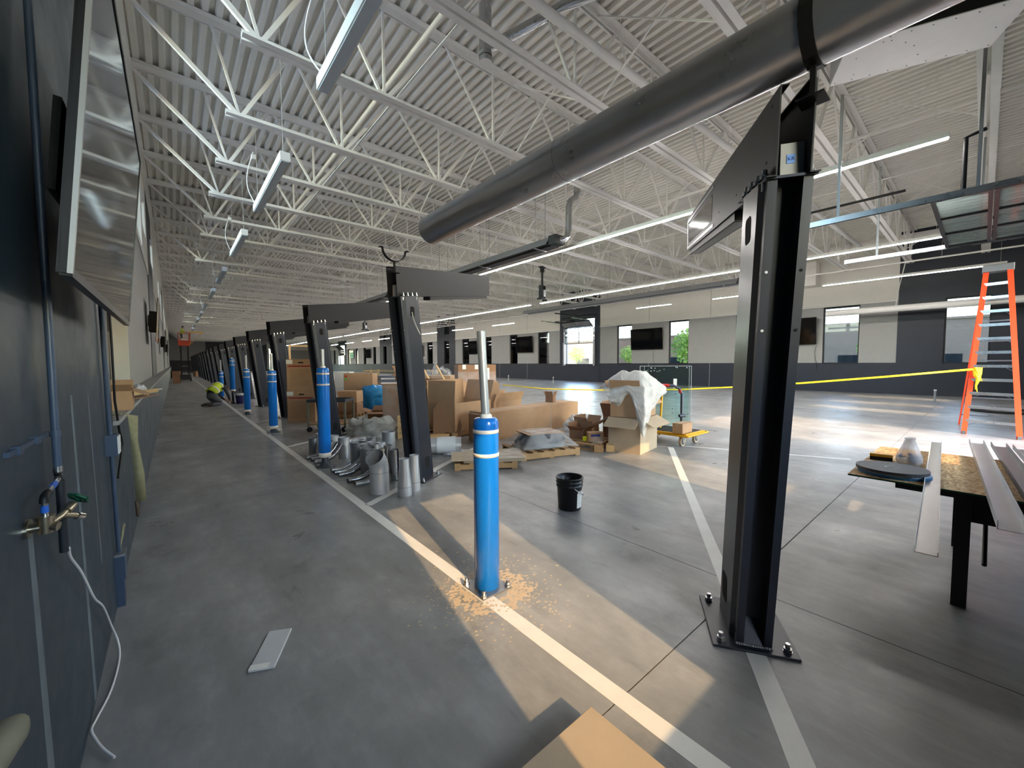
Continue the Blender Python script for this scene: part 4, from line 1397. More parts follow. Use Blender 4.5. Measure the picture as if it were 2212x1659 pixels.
lbo = lb.build('paper_label', M['paper'], bk)
rd = MB()
for k in range(7, 10):
    a0, a1 = math.radians(-100 + 8 * k), math.radians(-100 + 8 * (k + 1))
    r0, r1 = 0.1352, 0.1362
    rd.add([(r0 * math.cos(a0), r0 * math.sin(a0), 0.195), (r0 * math.cos(a1), r0 * math.sin(a1), 0.195), (r1 * math.cos(a1), r1 * math.sin(a1), 0.215), (r1 * math.cos(a0), r1 * math.sin(a0), 0.215)], [(0, 1, 2, 3)], True)
rd.build('red_print', M['red_print'], lbo)
hp = [(0.15 * math.cos(math.radians(a)), 0.15 * math.sin(math.radians(a)), 0.26 - 0.11 * math.sin(math.radians((a + 120) / 160 * 180))) for a in range(-120, 41, 10)]
MB().tube(hp, 0.003, 6).build('wire_handle', M['galv'], bk)
MB().tube(hp[8:11], 0.009, 8).build('handle_grip', M['white'], bk)

# ---- pale offcut on the floor
o = thing('tile_offcut', 'thin pale grey offcut lying on the bare aisle floor', 'offcut', (0.36, 2.52, 0), math.radians(64))
bevel(MB().box(-0.16, 0.16, -0.062, 0.062, 0, 0.012).build('slab', M['slate'], o), 0.003, 1)
MB().box(-0.16, -0.12, -0.03, 0.062, 0.012, 0.0135).build('chipped_edge', M['paper'], o)

# ---- carton at the photographer's feet
carton('flat brown carton at the very bottom of the view, half in sun', (0.885, 0.40, 0), 0, 0.87, 1.28, 0.122, 'kraft_pale', tape=False)

# ---- pipe fittings between the second bollard and the second column
def straight(lab, x, y, r, h, m='grey_primer', group='steel tube pieces', flare=0.0):
    t = thing('steel_tube', lab, 'pipe piece', (x, y, 0), 0, group)
    MB().hollow([(0, 0, 0), (0, 0, h * 0.62), (0, 0, h)], [r, r, r + flare], 0.004, 28).build('tube', M[m], t)
    MB().hollow([(0, 0, h - 0.03), (0, 0, h - 0.022)], [r + flare + 0.0015] * 2, 0.002, 28).build('rolled_rim', M['galv'], t)
    return t
def cone(lab, x, y, r0, r1, h):
    t = thing('reducer_cone', lab, 'pipe piece', (x, y, 0), 0, 'grey reducer cones')
    MB().hollow([(0, 0, 0), (0, 0, 0.11), (0, 0, h - 0.1), (0, 0, h)], [r0, r0, r1, r1], 0.004, 32).build('cone', M['grey_primer'], t)
    MB().hollow([(0, 0, 0.105), (0, 0, 0.115)], [r0 + 0.0015] * 2, 0.002, 32).build('weld_seam', M['galv_dull'], t)
cone('tapered grey reducer cone nearest the sun patch', 2.09, 4.50, 0.084, 0.060, 0.45)
cone('tapered grey reducer cone touching the foot of the second column', 2.27, 4.60, 0.074, 0.058, 0.45)
# big wye elbow
t = thing('large_elbow', 'largest grey pipe elbow with its wide mouth tipped up', 'pipe piece', (1.90, 4.80, 0))
pts, n = [], 10
for k in range(n + 1):
    u = k / n
    a = math.radians(48) * max(0, (u - 0.45) / 0.55)
    base_h = 0.27
    if u <= 0.45:
        pts.append(V((0, 0, base_h * u / 0.45)))
    else:
        R_ = 0.26
        off = R_ * (1 - math.cos(a))
        pts.append(V((-off * 0.86, -off * 0.5, base_h + R_ * math.sin(a))))
MB().hollow(pts, [0.116] * len(pts), 0.004, 36).build('elbow', M['grey_primer'], t)
MB().hollow([(0, 0, 0.255), (0, 0, 0.265)], [0.1175, 0.1175], 0.002, 36).build('weld_seam', M['galv_dull'], t)
TUBES = [(2.27, 5.18, .062, .42, 'galv', 'shiny slim tube nearest the second column'), (2.20, 5.40, .06, .42, 'galv', 'shiny slim tube behind the big elbow'), (2.33, 5.55, .06, .42, 'galv_dull', 'slim tube third behind the big elbow'),
         (2.25, 5.86, .075, .40, 'galv_dull', 'dull tube in the middle of the fittings'), (2.08, 5.66, .105, .40, 'galv_dull', 'wide open drum tube behind the bent elbows'), (2.10, 6.10, .115, .41, 'galv_dull', 'widest dull drum tube of the fittings'),
         (2.42, 6.32, .09, .34, 'grey_primer', 'pale grey tube behind the wide drum'), (2.25, 6.55, .105, .36, 'grey_primer', 'pale grey flared tube mid row'), (2.15, 6.95, .09, .36, 'grey_primer', 'pale grey tube just right of the raised bollard'),
         (2.10, 7.35, .09, .34, 'grey_primer', 'far pale tube just right of the raised bollard'), (2.00, 7.75, .085, .34, 'grey_primer', 'farthest pale tube behind the raised bollard'), (2.95, 6.98, .115, .36, 'grey_primer', 'separate wide pale tube under the leaning column'),
         (2.65, 6.62, .08, .26, 'grey_primer', 'short pale tube at the back of the fittings'), (2.50, 6.90, .09, .26, 'galv_dull', 'short dull tube at the back of the fittings'), (2.62, 6.05, .085, .24, 'grey_primer', 'short pale ring tube near the column'),
         (1.82, 7.55, .075, .30, 'galv_dull', 'lone dull tube on the aisle side of the raised bollard'), (2.80, 7.45, .08, .22, 'grey_primer', 'short pale ring behind the wide pale tube')]
for x, y, r, h, m, lab in TUBES:
    straight(lab, x, y, r, h, m)
def bend(lab, x, y, rz, m='galv', r=0.036, R=0.34):
    t = thing('pipe_bend', lab, 'pipe piece', (x, y, r), rz, 'bent pipe elbows')
    pts = [(0, 0, 0), (0.1, 0, 0)]
    for k in range(1, 9):
        a = math.radians(58) * k / 8
        pts.append((0.1 + R * math.sin(a), 0, R * (1 - math.cos(a))))
    e = V(pts[-1]) + V((math.cos(math.radians(58)), 0, math.sin(math.radians(58)))) * 0.08
    pts.append(tuple(e))
    MB().hollow(pts, [r] * len(pts), 0.004, 20).build('bend', M[m], t)
BEND = [(1.74, 5.22, 'galv_dull', 'bent pipe elbow nearest the camera'), (1.72, 5.44, 'galv', 'bent pipe elbow second from the camera'), (1.72, 5.82, 'galv', 'shiny bent pipe elbow third from the camera'), (1.71, 5.98, 'galv', 'shiny bent pipe elbow fourth from the camera'),
        (1.71, 6.14, 'galv', 'shiny bent pipe elbow fifth from the camera'), (1.66, 6.86, 'galv_dull', 'bent pipe elbow just behind the raised bollard stem'), (1.66, 7.06, 'galv', 'bent pipe elbow second behind the raised bollard stem'), (1.64, 7.26, 'galv_dull', 'bent pipe elbow farthest behind the raised bollard')]
for x, y, m, lab in BEND:
    bend(lab, x, y, 0.0, m)
t = thing('steel_tube', 'long dull tube lying flat behind the upright tubes', 'pipe piece', (2.2, 8.0, 0.06), 0.2, 'steel tube pieces')
MB().hollow([(0, 0, 0), (0.75, 0, 0)], [0.06, 0.06], 0.004, 20).build('tube', M['galv_dull'], t)
heap('crumpled clear film lying beside the wide pale tube', (3.22, 6.6, 0), 0.4, 0.22, 0.18, 0.14, 'film', 3.3, amp=0.3)

# ---- wrapped grey duct lying behind the second column
t = thing('wrapped_duct', 'grey duct wrapped in foam sheet lying on the floor behind the second column', 'duct', (3.25, 6.35, 0.15), math.radians(-32))
MB().hollow([(0, 0, 0), (0.72, 0, 0)], [0.14, 0.14], 0.005, 28).build('tube', M['grey_primer'], t)
MB().hollow([(0.3, 0, 0), (0.5, 0, 0), (0.62, 0, 0)], [0.152, 0.15, 0.156], 0.006, 28).build('foam_wrap', M['foam_grey'], t)
heap('loose corner of foam sheet under the wrapped duct', (3.72, 6.0, 0), 0.3, 0.2, 0.12, 0.05, 'foam_grey', 8.1, 'foam_scrap', cat='foam')

# ---- pallet with flat cardboard in front
pallet('low pallet under flat cardboard right behind the sunlit bollard', (3.72, 5.08, 0), RC + 0.15, 0.95, 0.75, 0.11)
o = thing('flat_cardboard', 'flat film-wrapped cardboard pack lying on the low pallet', 'cardboard', (3.78, 5.02, 0.11), RC + 0.15)
MB().box(-0.42, 0.5, -0.34, 0.34, 0, 0.05).build('pack', M['kraft_pale'], o)
blanket('film_cover', None, None, lambda u, v: ((u - 0.46) * 0.98, (v - 0.5) * 0.74, 0.054 + 0.012 * nz3(u * 4, v * 4, 2.2, 2)), 26, 20, 'film').parent = o
MB().box(-0.60, -0.2, -0.42, 0.2, 0.052, 0.056).build('loose_sheet', M['kraft_pale'], o)

# ---- pallet with the dark casting under film
pallet('dark pallet carrying the film-wrapped casting', (4.92, 5.05, 0), RC + 0.42, 1.12, 0.85, 0.13)
e = thing('wrapped_casting', 'dark grey casting under clear film and cardboard on a pallet', 'machine part', (4.95, 5.08, 0.13), RC + 0.42)
def ringpoly(r0, r1, z0, z1, m, nm):
    b = MB()
    pts = [(math.cos(2 * PI * k / 20) * 1.35, math.sin(2 * PI * k / 20) * 0.95) for k in range(20)]
    b.v += [(x * r0, y * r0, z0) for x, y in pts] + [(x * r1, y * r1, z1) for x, y in pts]
    for k in range(20):
        b.f.append((k, (k + 1) % 20, 20 + (k + 1) % 20, 20 + k))
        b.sm.append(True)
    b.f.append(tuple(range(20, 40)))
    b.sm.append(False)
    return b.build(nm, M[m], e)
ringpoly(0.34, 0.36, 0.0, 0.1, 'engine', 'flange')
ringpoly(0.36, 0.27, 0.1, 0.24, 'engine', 'casting_body')
MB().box(-0.36, 0.36, -0.24, 0.24, 0.24, 0.255).build('top_cardboard', M['kraft'], e)
blanket('film_cover', None, None, lambda u, v: ((u - 0.5) * 1.12, (v - 0.5) * 0.86, 0.275 - 0.24 * max(0, (2 * max(abs(u - 0.5), abs(v - 0.5)) - 0.52) / 0.48) ** 0.9 + 0.02 * nz3(u * 5, v * 5, 1, 2)), 40, 32, 'film').parent = e

# ---- long carton
A0, A1 = V((4.78, 6.42, 0)), V((8.01, 6.80, 0))
dl_ = (A1 - A0)
ang = math.atan2(dl_.y, dl_.x)
nrm = V((-math.sin(ang), math.cos(ang), 0))
lc = carton('very long closed kraft carton lying behind the film-wrapped casting', (A0 + A1) / 2 + nrm * 0.27, ang, dl_.length, 0.54, 0.60, 'kraft', tape=False)
MB().box(0.45, 0.50, -0.2715, 0.2715, 0.0, 0.602).build('tape_band', M['film'], lc)
MB().box(-1.3, 1.5, -0.03, 0.03, 0.599, 0.602).build('packing_tape', M['kraft_pale'], lc)
p_ = V((4.75, 6.38, 0))
carton('open kraft end panel standing at the bollard end of the long carton', (4.72, 6.62, 0), ang - 0.08, 0.16, 0.5, 0.56, 'kraft_dark', tape=False)
carton('small cut carton piece sitting on top of the long carton', (7.35, 7.15, 0.603), 0.4, 0.2, 0.2, 0.16, 'kraft_dark', open_=[20, None, 30, 15], flap=0.12)

# ---- big open carton behind the bollard
pallet('pallet under the big open carton', (5.0, 7.85, 0), ang + 0.1, 1.3, 0.95, 0.12)
carton('big open kraft carton with tall flaps standing on a pallet', (5.05, 7.85, 0.12), ang + 0.12, 1.2, 0.85, 0.62, 'kraft', open_=[None, 18, 4, -4], flap=0.48)
o = thing('cardboard_sheet', 'dark curved cardboard sheet leaning on the big open carton', 'cardboard', (4.42, 7.42, 0), RC)
sh = [(-0.28, 0), (0.30, 0), (0.33, 0.25), (0.24, 0.55), (0.05, 0.70), (-0.2, 0.74), (-0.3, 0.6)]
MB().prism(sh, lambda a, b_: (a, 0.28 * b_, b_), lambda a, b_: (a, 0.28 * b_ + 0.008, b_)).build('sheet', M['kraft_dark'], o)
carton('tall open kraft carton hung with a green strap behind the second column', (4.62, 8.75, 0.0), ang + 0.2, 0.62, 0.6, 0.92, 'kraft_dark', open_=[12, 8, 5, 170], flap=0.3)
tag(MB().tube([(4.36, 8.36, 0.75), (4.34, 8.3, 0.95), (4.45, 8.27, 1.08), (4.56, 8.27, 1.05), (4.6, 8.25, 0.85), (4.6, 8.23, 0.62)], 0.012, 8).build('green_strap', mat('green_strap', (170, 214, 120), 0.6)), 'pale green strap looped over the tall open carton', 'strap')
carton('torn open kraft carton behind the big open carton', (7.0, 8.85, 0), 0.15, 1.15, 0.7, 0.56, 'kraft', open_=[25, None, -20, None], flap=0.26)
o = thing('cardboard_sheet', 'upright kraft panel behind the steel pole of the sunlit bollard', 'cardboard', (6.35, 8.55, 0), RC + 0.2)
MB().box(-0.25, 0.34, 0, 0.008, 0.0, 1.08).build('sheet', M['kraft'], o)
# timber stack, heap and wrapped carton further back
t = thing('plywood_stack', 'small stack of pale plywood offcuts beside the wrapped duct', 'plywood', (3.95, 7.25, 0), RC)
for k in range(6):
    MB().box(-0.22 - 0.01 * (k % 3), 0.34 + 0.012 * (k % 2), -0.25, 0.25, 0.02 * k, 0.02 * k + 0.018).build('sheet', M['wood'], t)
o = thing('crate', 'pale timber crate behind the plywood offcuts', 'crate', (3.85, 7.95, 0), RC)
for k in range(4):
    MB().box(-0.22, 0.22, -0.2, -0.18, 0.02 + 0.12 * k, 0.12 + 0.12 * k).build('slat', M['wood'], o)
    MB().box(0.2, 0.22, -0.18, 0.2, 0.02 + 0.12 * k, 0.12 + 0.12 * k).build('slat', M['wood'], o)
for sx in (-1, 1):
    MB().box(sx * 0.2 - 0.02, sx * 0.2 + 0.02, -0.18, -0.14, 0, 0.5).build('corner_post', M['wood'], o)
pallet('pallet under the film-wrapped bundle behind the open cartons', (6.2, 10.9, 0), RC, 1.1, 1.0, 0.13)
carton('kraft bundle buried in clear film behind the open cartons', (6.2, 10.9, 0.13), RC, 0.95, 0.9, 1.1, 'kraft', tape=False)
heap('big crumpled clear film thrown over the kraft bundle', (6.15, 10.75, 0.0), RC, 0.62, 0.6, 1.42, 'film', 5.5, amp=0.2, fr=4)
for k, (dx, lab) in enumerate(((-0.30, 'pine plank leaning on the film bundle, outer one'), (0.12, 'pine plank leaning on the film bundle, inner one'))):
    b_ = V((5.75, 9.7, 0.3)) + V((0.763, -0.646, 0)) * dx
    tag(MB().bar(b_ + V((0.25, -0.2, 0.0)), b_ + V((-0.2, 0.35, 1.25)), 0.09, 0.03).build('plank', M['wood']), lab, 'plank')
pallet('pallet under the taped carton farthest in the pile', (9.6, 13.6, 0), RC, 1.8, 1.1, 0.14)
carton('plain kraft carton serving as base of the far pile', (9.6, 13.6, 0.14), RC + 0.3, 1.5, 1.0, 0.72, 'kraft')
wc = carton('film-wrapped kraft carton topping the far pile in front of the windows', (9.5, 13.6, 0.86), RC + 0.3, 1.55, 0.95, 0.68, 'kraft_dark')
MB().box(-0.78, 0.78, -0.48, 0.48, -0.002, 0.4).build('film_band', M['film'], wc)
for x in (-0.6, -0.1):
    MB().box(x, x + 0.14, -0.479, -0.476, 0.5, 0.68).build('tape_tab', M['paper'], wc)
MB().box(0.15, 0.5, -0.4782, -0.4762, 0.08, 0.55).build('paper_label', M['paper'], wc)

# ---- scrap corner by the big taped cartons
pallet('small pallet under scrap cardboard beside the sunlit carton', (6.05, 4.95, 0), 0.15, 0.8, 0.8, 0.12)
heap('crumpled clear plastic sheet beside the end of the long carton', (7.3, 6.1, 0), 0, 0.42, 0.40, 0.36, 'film_heap', 1.7, amp=0.22)
carton('low open carton of scraps on the small pallet', (6.15, 5.15, 0.12), 0.2, 0.36, 0.3, 0.16, 'kraft_dark', open_=[50, 20, 10, 50], flap=0.14)
carton('small open carton with raised flaps behind the scraps', (6.6, 5.35, 0.0), 0.1, 0.4, 0.32, 0.3, 'kraft', open_=[60, 30, 5, 20], flap=0.2)
pc = carton('printed kraft flap box standing among the scraps', (6.06, 4.72, 0.12), RC + 0.1, 0.3, 0.12, 0.17, 'kraft', tape=False)
MB().box(-0.1, 0.08, -0.0615, -0.0605, 0.09, 0.13).build('blue_print', M['blue_print'], pc)
heap('shiny clear film rolled around the printed box', (5.98, 4.62, 0.12), 0.4, 0.16, 0.1, 0.1, 'film', 6.6, amp=0.25)
o = thing('cardboard_tube', 'brown cardboard tube lying under the scraps', 'tube', (6.0, 5.0, 0.2), RC + 0.9)
MB().hollow([(0, 0, 0), (0.5, 0.1, 0)], [0.07, 0.07], 0.008, 20).build('tube', M['kraft_dark'], o)
tag(bevel(MB().obox((5.78, 4.42, 0.06), DV, NV, (0, 0, 1), 0.14, 0.16, 0.12).build('wood_block', M['pallet']), 0.004, 1), 'sunlit wood block beside the pallet corner', 'wood block')
tag(bevel(MB().obox((6.0, 4.33, 0.06), DV, NV, (0, 0, 1), 0.2, 0.14, 0.12).build('wood_block', M['wood']), 0.004, 1), 'sunlit wood block touching the big carton', 'wood block')
tag(MB().obox((5.93, 4.86, 0.16), (1, 0, 0), (0, 1, 0), (0, 0, 1), 0.07, 0.05, 0.08).build('yellow_tag', mat('acid_yellow_card', (226, 232, 40), 0.6)), 'acid yellow tag lying between the scrap cartons', 'tag')
carton('tall cut carton corner behind the sunlit carton', (6.95, 4.95, 0), 0.1, 0.3, 0.3, 0.5, 'kraft_dark', open_=[None, 10, 5, 25], flap=0.3)

# ---- two big cartons with bubble wrap
q0, qx, qy = V((6.11, 3.79, 0)), V((0.98, 0.17, 0)).normalized(), V((-0.17, 0.98, 0)).normalized()
cc = q0 + qx * 0.40 + qy * 0.30
rz0 = math.atan2(qx.y, qx.x)
carton('large open kraft carton with splayed flaps, half lit by the sun', (cc.x, cc.y, 0), rz0, 0.80, 0.60, 0.62, 'kraft_pale', open_=[118, 112, 118, 122], flap=0.28)
cp = cc + V((0.0, 0.0, 0.625))
carton('upper kraft carton stacked on the large one, draped with bubble wrap', (cp.x, cp.y, 0.625), rz0 + 0.03, 0.76, 0.56, 0.44, 'kraft', open_=[150, 160, 30, 20], flap=0.24)
def bub(u, v):
    # sheet thrown over the top corner nearest the camera, its tongue hanging down that corner
    X_ = u - 0.5
    x = X_ * 1.12
    yf = -(0.53 - 0.78 * abs(x))                      # where the sheet leaves the top edge
    if v < 0.45:
        w_ = v / 0.45
        y = 0.34 + (yf - 0.34) * w_
        z = 0.47 + 0.36 * math.sin(PI * (0.12 + 0.80 * w_)) * (1 - 2.6 * X_ * X_) - 0.22 * max(0, abs(X_) - 0.25)
    else:
        w_ = (v - 0.45) / 0.55
        tongue = math.exp(-((X_ - 0.06) / 0.17) ** 2)
        drop = w_ * (0.20 + 0.62 * tongue + 0.1 * math.sin(u * 17))
        y = yf - 0.03 - 0.05 * math.sin(w_ * PI)
        z = 0.47 + 0.36 * math.sin(PI * 0.92) * (1 - 2.6 * X_ * X_) - 0.22 * max(0, abs(X_) - 0.25) - drop
        x *= 1 - 0.25 * w_ * (1 - tongue * 0.3)
    f = nz3(u * 5, v * 4, 0.3, 1.4) * 0.05 + nz3(u * 13, v * 10, 4.3, 1.2) * 0.02 + nz3(u * 30, v * 24, 1.3, 1.1) * 0.008
    return (x + f * 0.6, y - abs(f) * 0.8, z + f)
bw = blanket('bubble_wrap', 'crumpled white bubble wrap draped over the upper carton', 'bubble wrap', bub, 70, 76, 'bubble', (cp.x, cp.y, 0.625), RC)

# ---- yellow platform cart with glass sheets
ct = thing('platform_cart', 'yellow platform cart on casters with a taped black handle', 'cart', (7.62, 4.02, 0), 0.0)
bevel(MB().box(-0.36, 0.42, -0.48, 0.62, 0.20, 0.25).build('deck', M['yellow'], ct), 0.01, 2)
MB().box(-0.30, 0.36, -0.42, 0.56, 0.25, 0.256).build('deck_mat', M['rubber'], ct)
rim = MB()
cr = [(-0.40, -0.52, 0.215), (0.46, -0.52, 0.215), (0.46, 0.66, 0.215), (-0.40, 0.66, 0.215), (-0.40, -0.52, 0.215)]
rim.tube(cr, 0.018, 8)
rim.build('bumper_rail', M['yellow'], ct)
for sx, sy in ((-0.25, -0.34), (0.30, -0.34), (-0.25, 0.46), (0.30, 0.46)):
    f = MB().box(sx - 0.04, sx + 0.04, sy - 0.035, sy - 0.03, 0.07, 0.2).box(sx - 0.04, sx + 0.04, sy + 0.03, sy + 0.035, 0.07, 0.2).box(sx - 0.045, sx + 0.045, sy - 0.05, sy + 0.05, 0.19, 0.2)
    c_ = f.build('caster', M['galv'], ct)
    MB().hollow([(sx, sy - 0.025, 0.09), (sx, sy + 0.025, 0.09)], [0.09, 0.09], 0.022, 24).build('tread', M['caster'], c_)
    MB().tube([(sx, sy - 0.02, 0.09), (sx, sy + 0.02, 0.09)], 0.068, 20).build('hub', M['engine'], c_)
hd = [(0.36, -0.02, 0.25), (0.36, -0.02, 0.95), (0.33, 0.02, 1.06), (0.25, 0.11, 1.12), (0.0, 0.42, 1.13), (-0.12, 0.52, 1.1), (-0.16, 0.56, 1.0), (-0.16, 0.56, 0.25)]
h_ = MB().tube(hd, 0.028, 12).build('handle', M['engine'], ct)
for a_, b_ in ((hd[0], (0.36, -0.02, 0.31)), (V((0.345, 0.0, 0.97)), V((0.335, 0.015, 1.04))), (V((0.2, 0.17, 1.122)), V((0.08, 0.32, 1.127)))):
    MB().tube([a_, b_], 0.032, 12).build('red_tape', M['red'], h_)
MB().tube([(0.30, 0.0, 0.5), (0.42, -0.06, 0.5)], 0.034, 10).build('clamp', M['engine'], h_)
MB().tube([(0.0, 0.25, 0.25), (0.06, 0.25, 1.08)], 0.022, 12).build('yellow_post', M['yellow'], ct)
gd = (V((8.28, 3.98, 0)) - V((7.62, 4.75, 0)))
for k in range(2):
    g_ = thing('glass_sheet', ['outer clear glass sheet standing on the yellow cart', 'inner clear glass sheet standing on the yellow cart'][k], 'glass sheet', (7.62 + 0.06 * k, 4.75 + 0.05 * k, 0.256), math.atan2(gd.y, gd.x), 'glass sheets on the cart')
    L = gd.length * (1.02 - 0.12 * k)
    MB().box(0.1 * k, 0.1 * k + L, -0.004, 0.004, 0, 1.27).build('pane', M['glass_sheet'], g_)
    ed = MB()
    for a_, b_ in ((0.1 * k - 0.006, 0.1 * k + 0.002), (0.1 * k + L - 0.002, 0.1 * k + L + 0.006)):
        ed.box(a_, b_, -0.005, 0.005, 0, 1.27)
    ed.box(0.1 * k, 0.1 * k + L, -0.005, 0.005, 1.265, 1.272)
    ed.build('polished_edge', M['foam_grey'], g_)
    for (x, z, w_, h2) in ((0.12, 0.9, 0.06, 0.16), (0.68, 0.8, 0.07, 0.2)) if k == 0 else ():
        MB().box(x, x + w_, -0.0062, -0.0045, z, z + h2).build('paper_label', M['paper'], g_)
    rng = random.Random(31 + k)
    for q in range(12):
        x, z = rng.uniform(0.1, L - 0.05), rng.choice([rng.uniform(1.15, 1.25), rng.uniform(0.25, 0.7)])
        MB().tube([(x, -0.0062, z), (x, -0.0045, z)], 0.011, 8).build('suction_mark', M['foam_grey'] if z > 1 else M['engine'], g_)
carton('small closed carton riding on the front edge of the yellow cart', (7.42, 3.70, 0.258), 0.02, 0.40, 0.20, 0.19, 'kraft')

# ---- behind the second and third columns
def print_carton(lab, x, y, z, rz, ssc=1.0):
    t = carton(lab, (x, y, z), rz, 0.74, 0.56, 0.86, 'kraft', tape=False, group='printed storage cartons')
    MB().box(-0.373, 0.373, -0.283, 0.283, 0.70, 0.862).build('lid', M['kraft'], t)
    for sx in (-1, 1):
        MB().prism(rrect(0.02, 0.77, 0.14, 0.035, 0.016), lambda a, b_: (a, sx * 0.2845, b_), lambda a, b_: (a, sx * 0.2835, b_)).build('hand_hole', M['void'], t)
    MB().box(-0.33, 0.32, -0.2812, -0.2802, 0.655, 0.69).build('red_stripe', M['red_print'], t)
    for k in range(13):
        z0 = 0.13 + 0.036 * k
        MB().box(-0.28, 0.29 - 0.05 * ((k * 7) % 4) / 4, -0.2810, -0.2802, z0, z0 + 0.008).build('print_line', M['kraft_dark'], t)
    MB().box(-0.26, 0.0, -0.2842, -0.2832, 0.73, 0.84).build('shipping_label', M['paper'], t) if False else MB().box(-0.372, -0.2, -0.2842, -0.2832, 0.735, 0.845).build('shipping_label', M['paper'], t)
    MB().box(-0.3712, -0.3702, -0.28, 0.28, 0.02, 0.22).build('red_panel', M['red_print'], t)
    MB().box(-0.3712, -0.3702, -0.28, 0.28, 0.52, 0.68).build('dark_panel', M['dark_print'], t)
    return t
print_carton('lower printed kraft storage carton behind the third bollard', 2.78, 12.2, 0.0, RC + 0.05)
print_carton('upper printed kraft storage carton behind the third bollard', 2.80, 12.25, 0.865, RC + 0.03)
# tool cart
tc = thing('tool_cart', 'worn grey steel tool cart beside the stacked storage cartons', 'cart', (2.85, 10.1, 0), RC + 0.02)
MB().box(-0.45, 0.45, -0.28, 0.28, 0.70, 0.71).box(-0.45, 0.45, -0.28, -0.27, 0.71, 0.77).box(-0.45, 0.45, 0.27, 0.28, 0.71, 0.77).box(-0.45, -0.44, -0.27, 0.27, 0.71, 0.77).box(0.44, 0.45, -0.27, 0.27, 0.71, 0.77).build('top_tray', M['engine'], tc)
MB().box(-0.44, 0.44, -0.27, 0.27, 0.17, 0.19).build('lower_shelf', M['pallet'], tc)
for sx in (-1, 1):
    for sy in (-1, 1):
        MB().box(sx * 0.43 - 0.02, sx * 0.43 + 0.02, sy * 0.26 - 0.02, sy * 0.26 + 0.02, 0.12, 0.70).build('leg', M['tan_tool'], tc)
        MB().tube([(sx * 0.40, sy * 0.26 - 0.02, 0.06), (sx * 0.40, sy * 0.26 + 0.02, 0.06)], 0.06, 16).build('caster', M['rubber'], tc)
tag(MB().bar((2.72, 10.05, 0.735), (2.95, 10.1, 0.735), 0.06, 0.05).build('power_tool', M['red']), 'small red and black tool in the tray of the steel cart', 'tool')
tag(MB().obox((2.85, 10.1, 0.215), (0.8, -0.6, 0), (0.6, 0.8, 0), (0, 0, 1), 0.5, 0.3, 0.05).build('cardboard_scrap', M['kraft_dark']), 'cardboard scrap on the lower shelf of the steel cart', 'cardboard')
pallet('yellowish pallet behind the third column', (4.0, 12.2, 0), RC, 0.62, 0.62, 0.13)
carton('lower film-wrapped carton behind the third column', (4.0, 12.2, 0.13), RC, 0.56, 0.5, 0.33, 'kraft_dark')
carton('upper film-wrapped carton behind the third column', (4.0, 12.2, 0.463), RC, 0.56, 0.5, 0.33, 'kraft')
tk = carton('tall plain kraft carton with red and green stickers', (5.0, 14.1, 0.12), RC + 0.1, 0.95, 0.75, 1.15, 'kraft')
pallet('pallet under the tall plain kraft carton and the blue bundle', (4.95, 13.55, 0), RC + 0.1, 1.4, 1.6, 0.12)
MB().box(-0.44, -0.36, -0.3765, -0.3755, 1.02, 1.08).build('red_sticker', M['red'], tk)
MB().box(-0.44, -0.36, -0.3765, -0.3755, 0.93, 0.99).build('green_sticker', mat('green_sticker', (90, 190, 60), 0.6), tk)
MB().box(-0.4765, -0.4755, -0.1, 0.1, 0.7, 0.95).build('torn_label', M['paper'], tk)
heap('blue plastic-wrapped bundle on the pallet in front of the tall carton', (4.95, 12.75, 0.12), RC, 0.44, 0.34, 0.74, 'blue_film', 2.2, 'wrapped_bundle', 0.14, 3, 'bundle')
bb = bpy.data.objects['wrapped_bundle']
for v_ in bb.data.vertices:               # squarer shoulders
    r_ = math.hypot(v_.co.x / 0.46, v_.co.y / 0.36)
    z_ = v_.co.z / 0.76
    if z_ > 0.55:
        k_ = min(1.9, 0.92 / max(0.3, r_)) if r_ > 0.25 else 1.0
        v_.co.x *= 1 + (k_ - 1) * 0.75
        v_.co.y *= 1 + (k_ - 1) * 0.75
carton('low open kraft carton behind the big plastic heap', (4.3, 10.6, 0), RC + 0.1, 0.62, 0.5, 0.30, 'kraft_dark', open_=[95, 40, 60, 70], flap=0.22)
heap('big milky plastic sheet heap lying behind the pipe fittings', (3.42, 8.62, 0), RC, 0.50, 0.32, 0.38, 'film_heap', 0.4, amp=0.22, fr=2.6)
heap('smaller milky plastic heap leaning on the big one', (3.22, 9.25, 0), RC, 0.28, 0.26, 0.34, 'film_heap', 9.4, amp=0.3, fr=3)
pallet('pallet under the tall film-wrapped stack', (3.95, 9.0, 0), RC + 0.1, 0.6, 0.6, 0.1)
ws = carton('tall film-wrapped carton stack half hidden by the second column', (3.95, 9.0, 0.10), RC + 0.1, 0.42, 0.45, 1.02, 'kraft_dark')
MB().box(-0.214, 0.214, -0.229, 0.229, 0.0, 1.0).build('film_wrap', M['film'], ws)
carton('small open carton tipped on the far timber rack', (7.55, 16.2, 0.85), 0.4, 0.5, 0.45, 0.42, 'kraft_dark', open_=[60, None, 40, 130], flap=0.3)
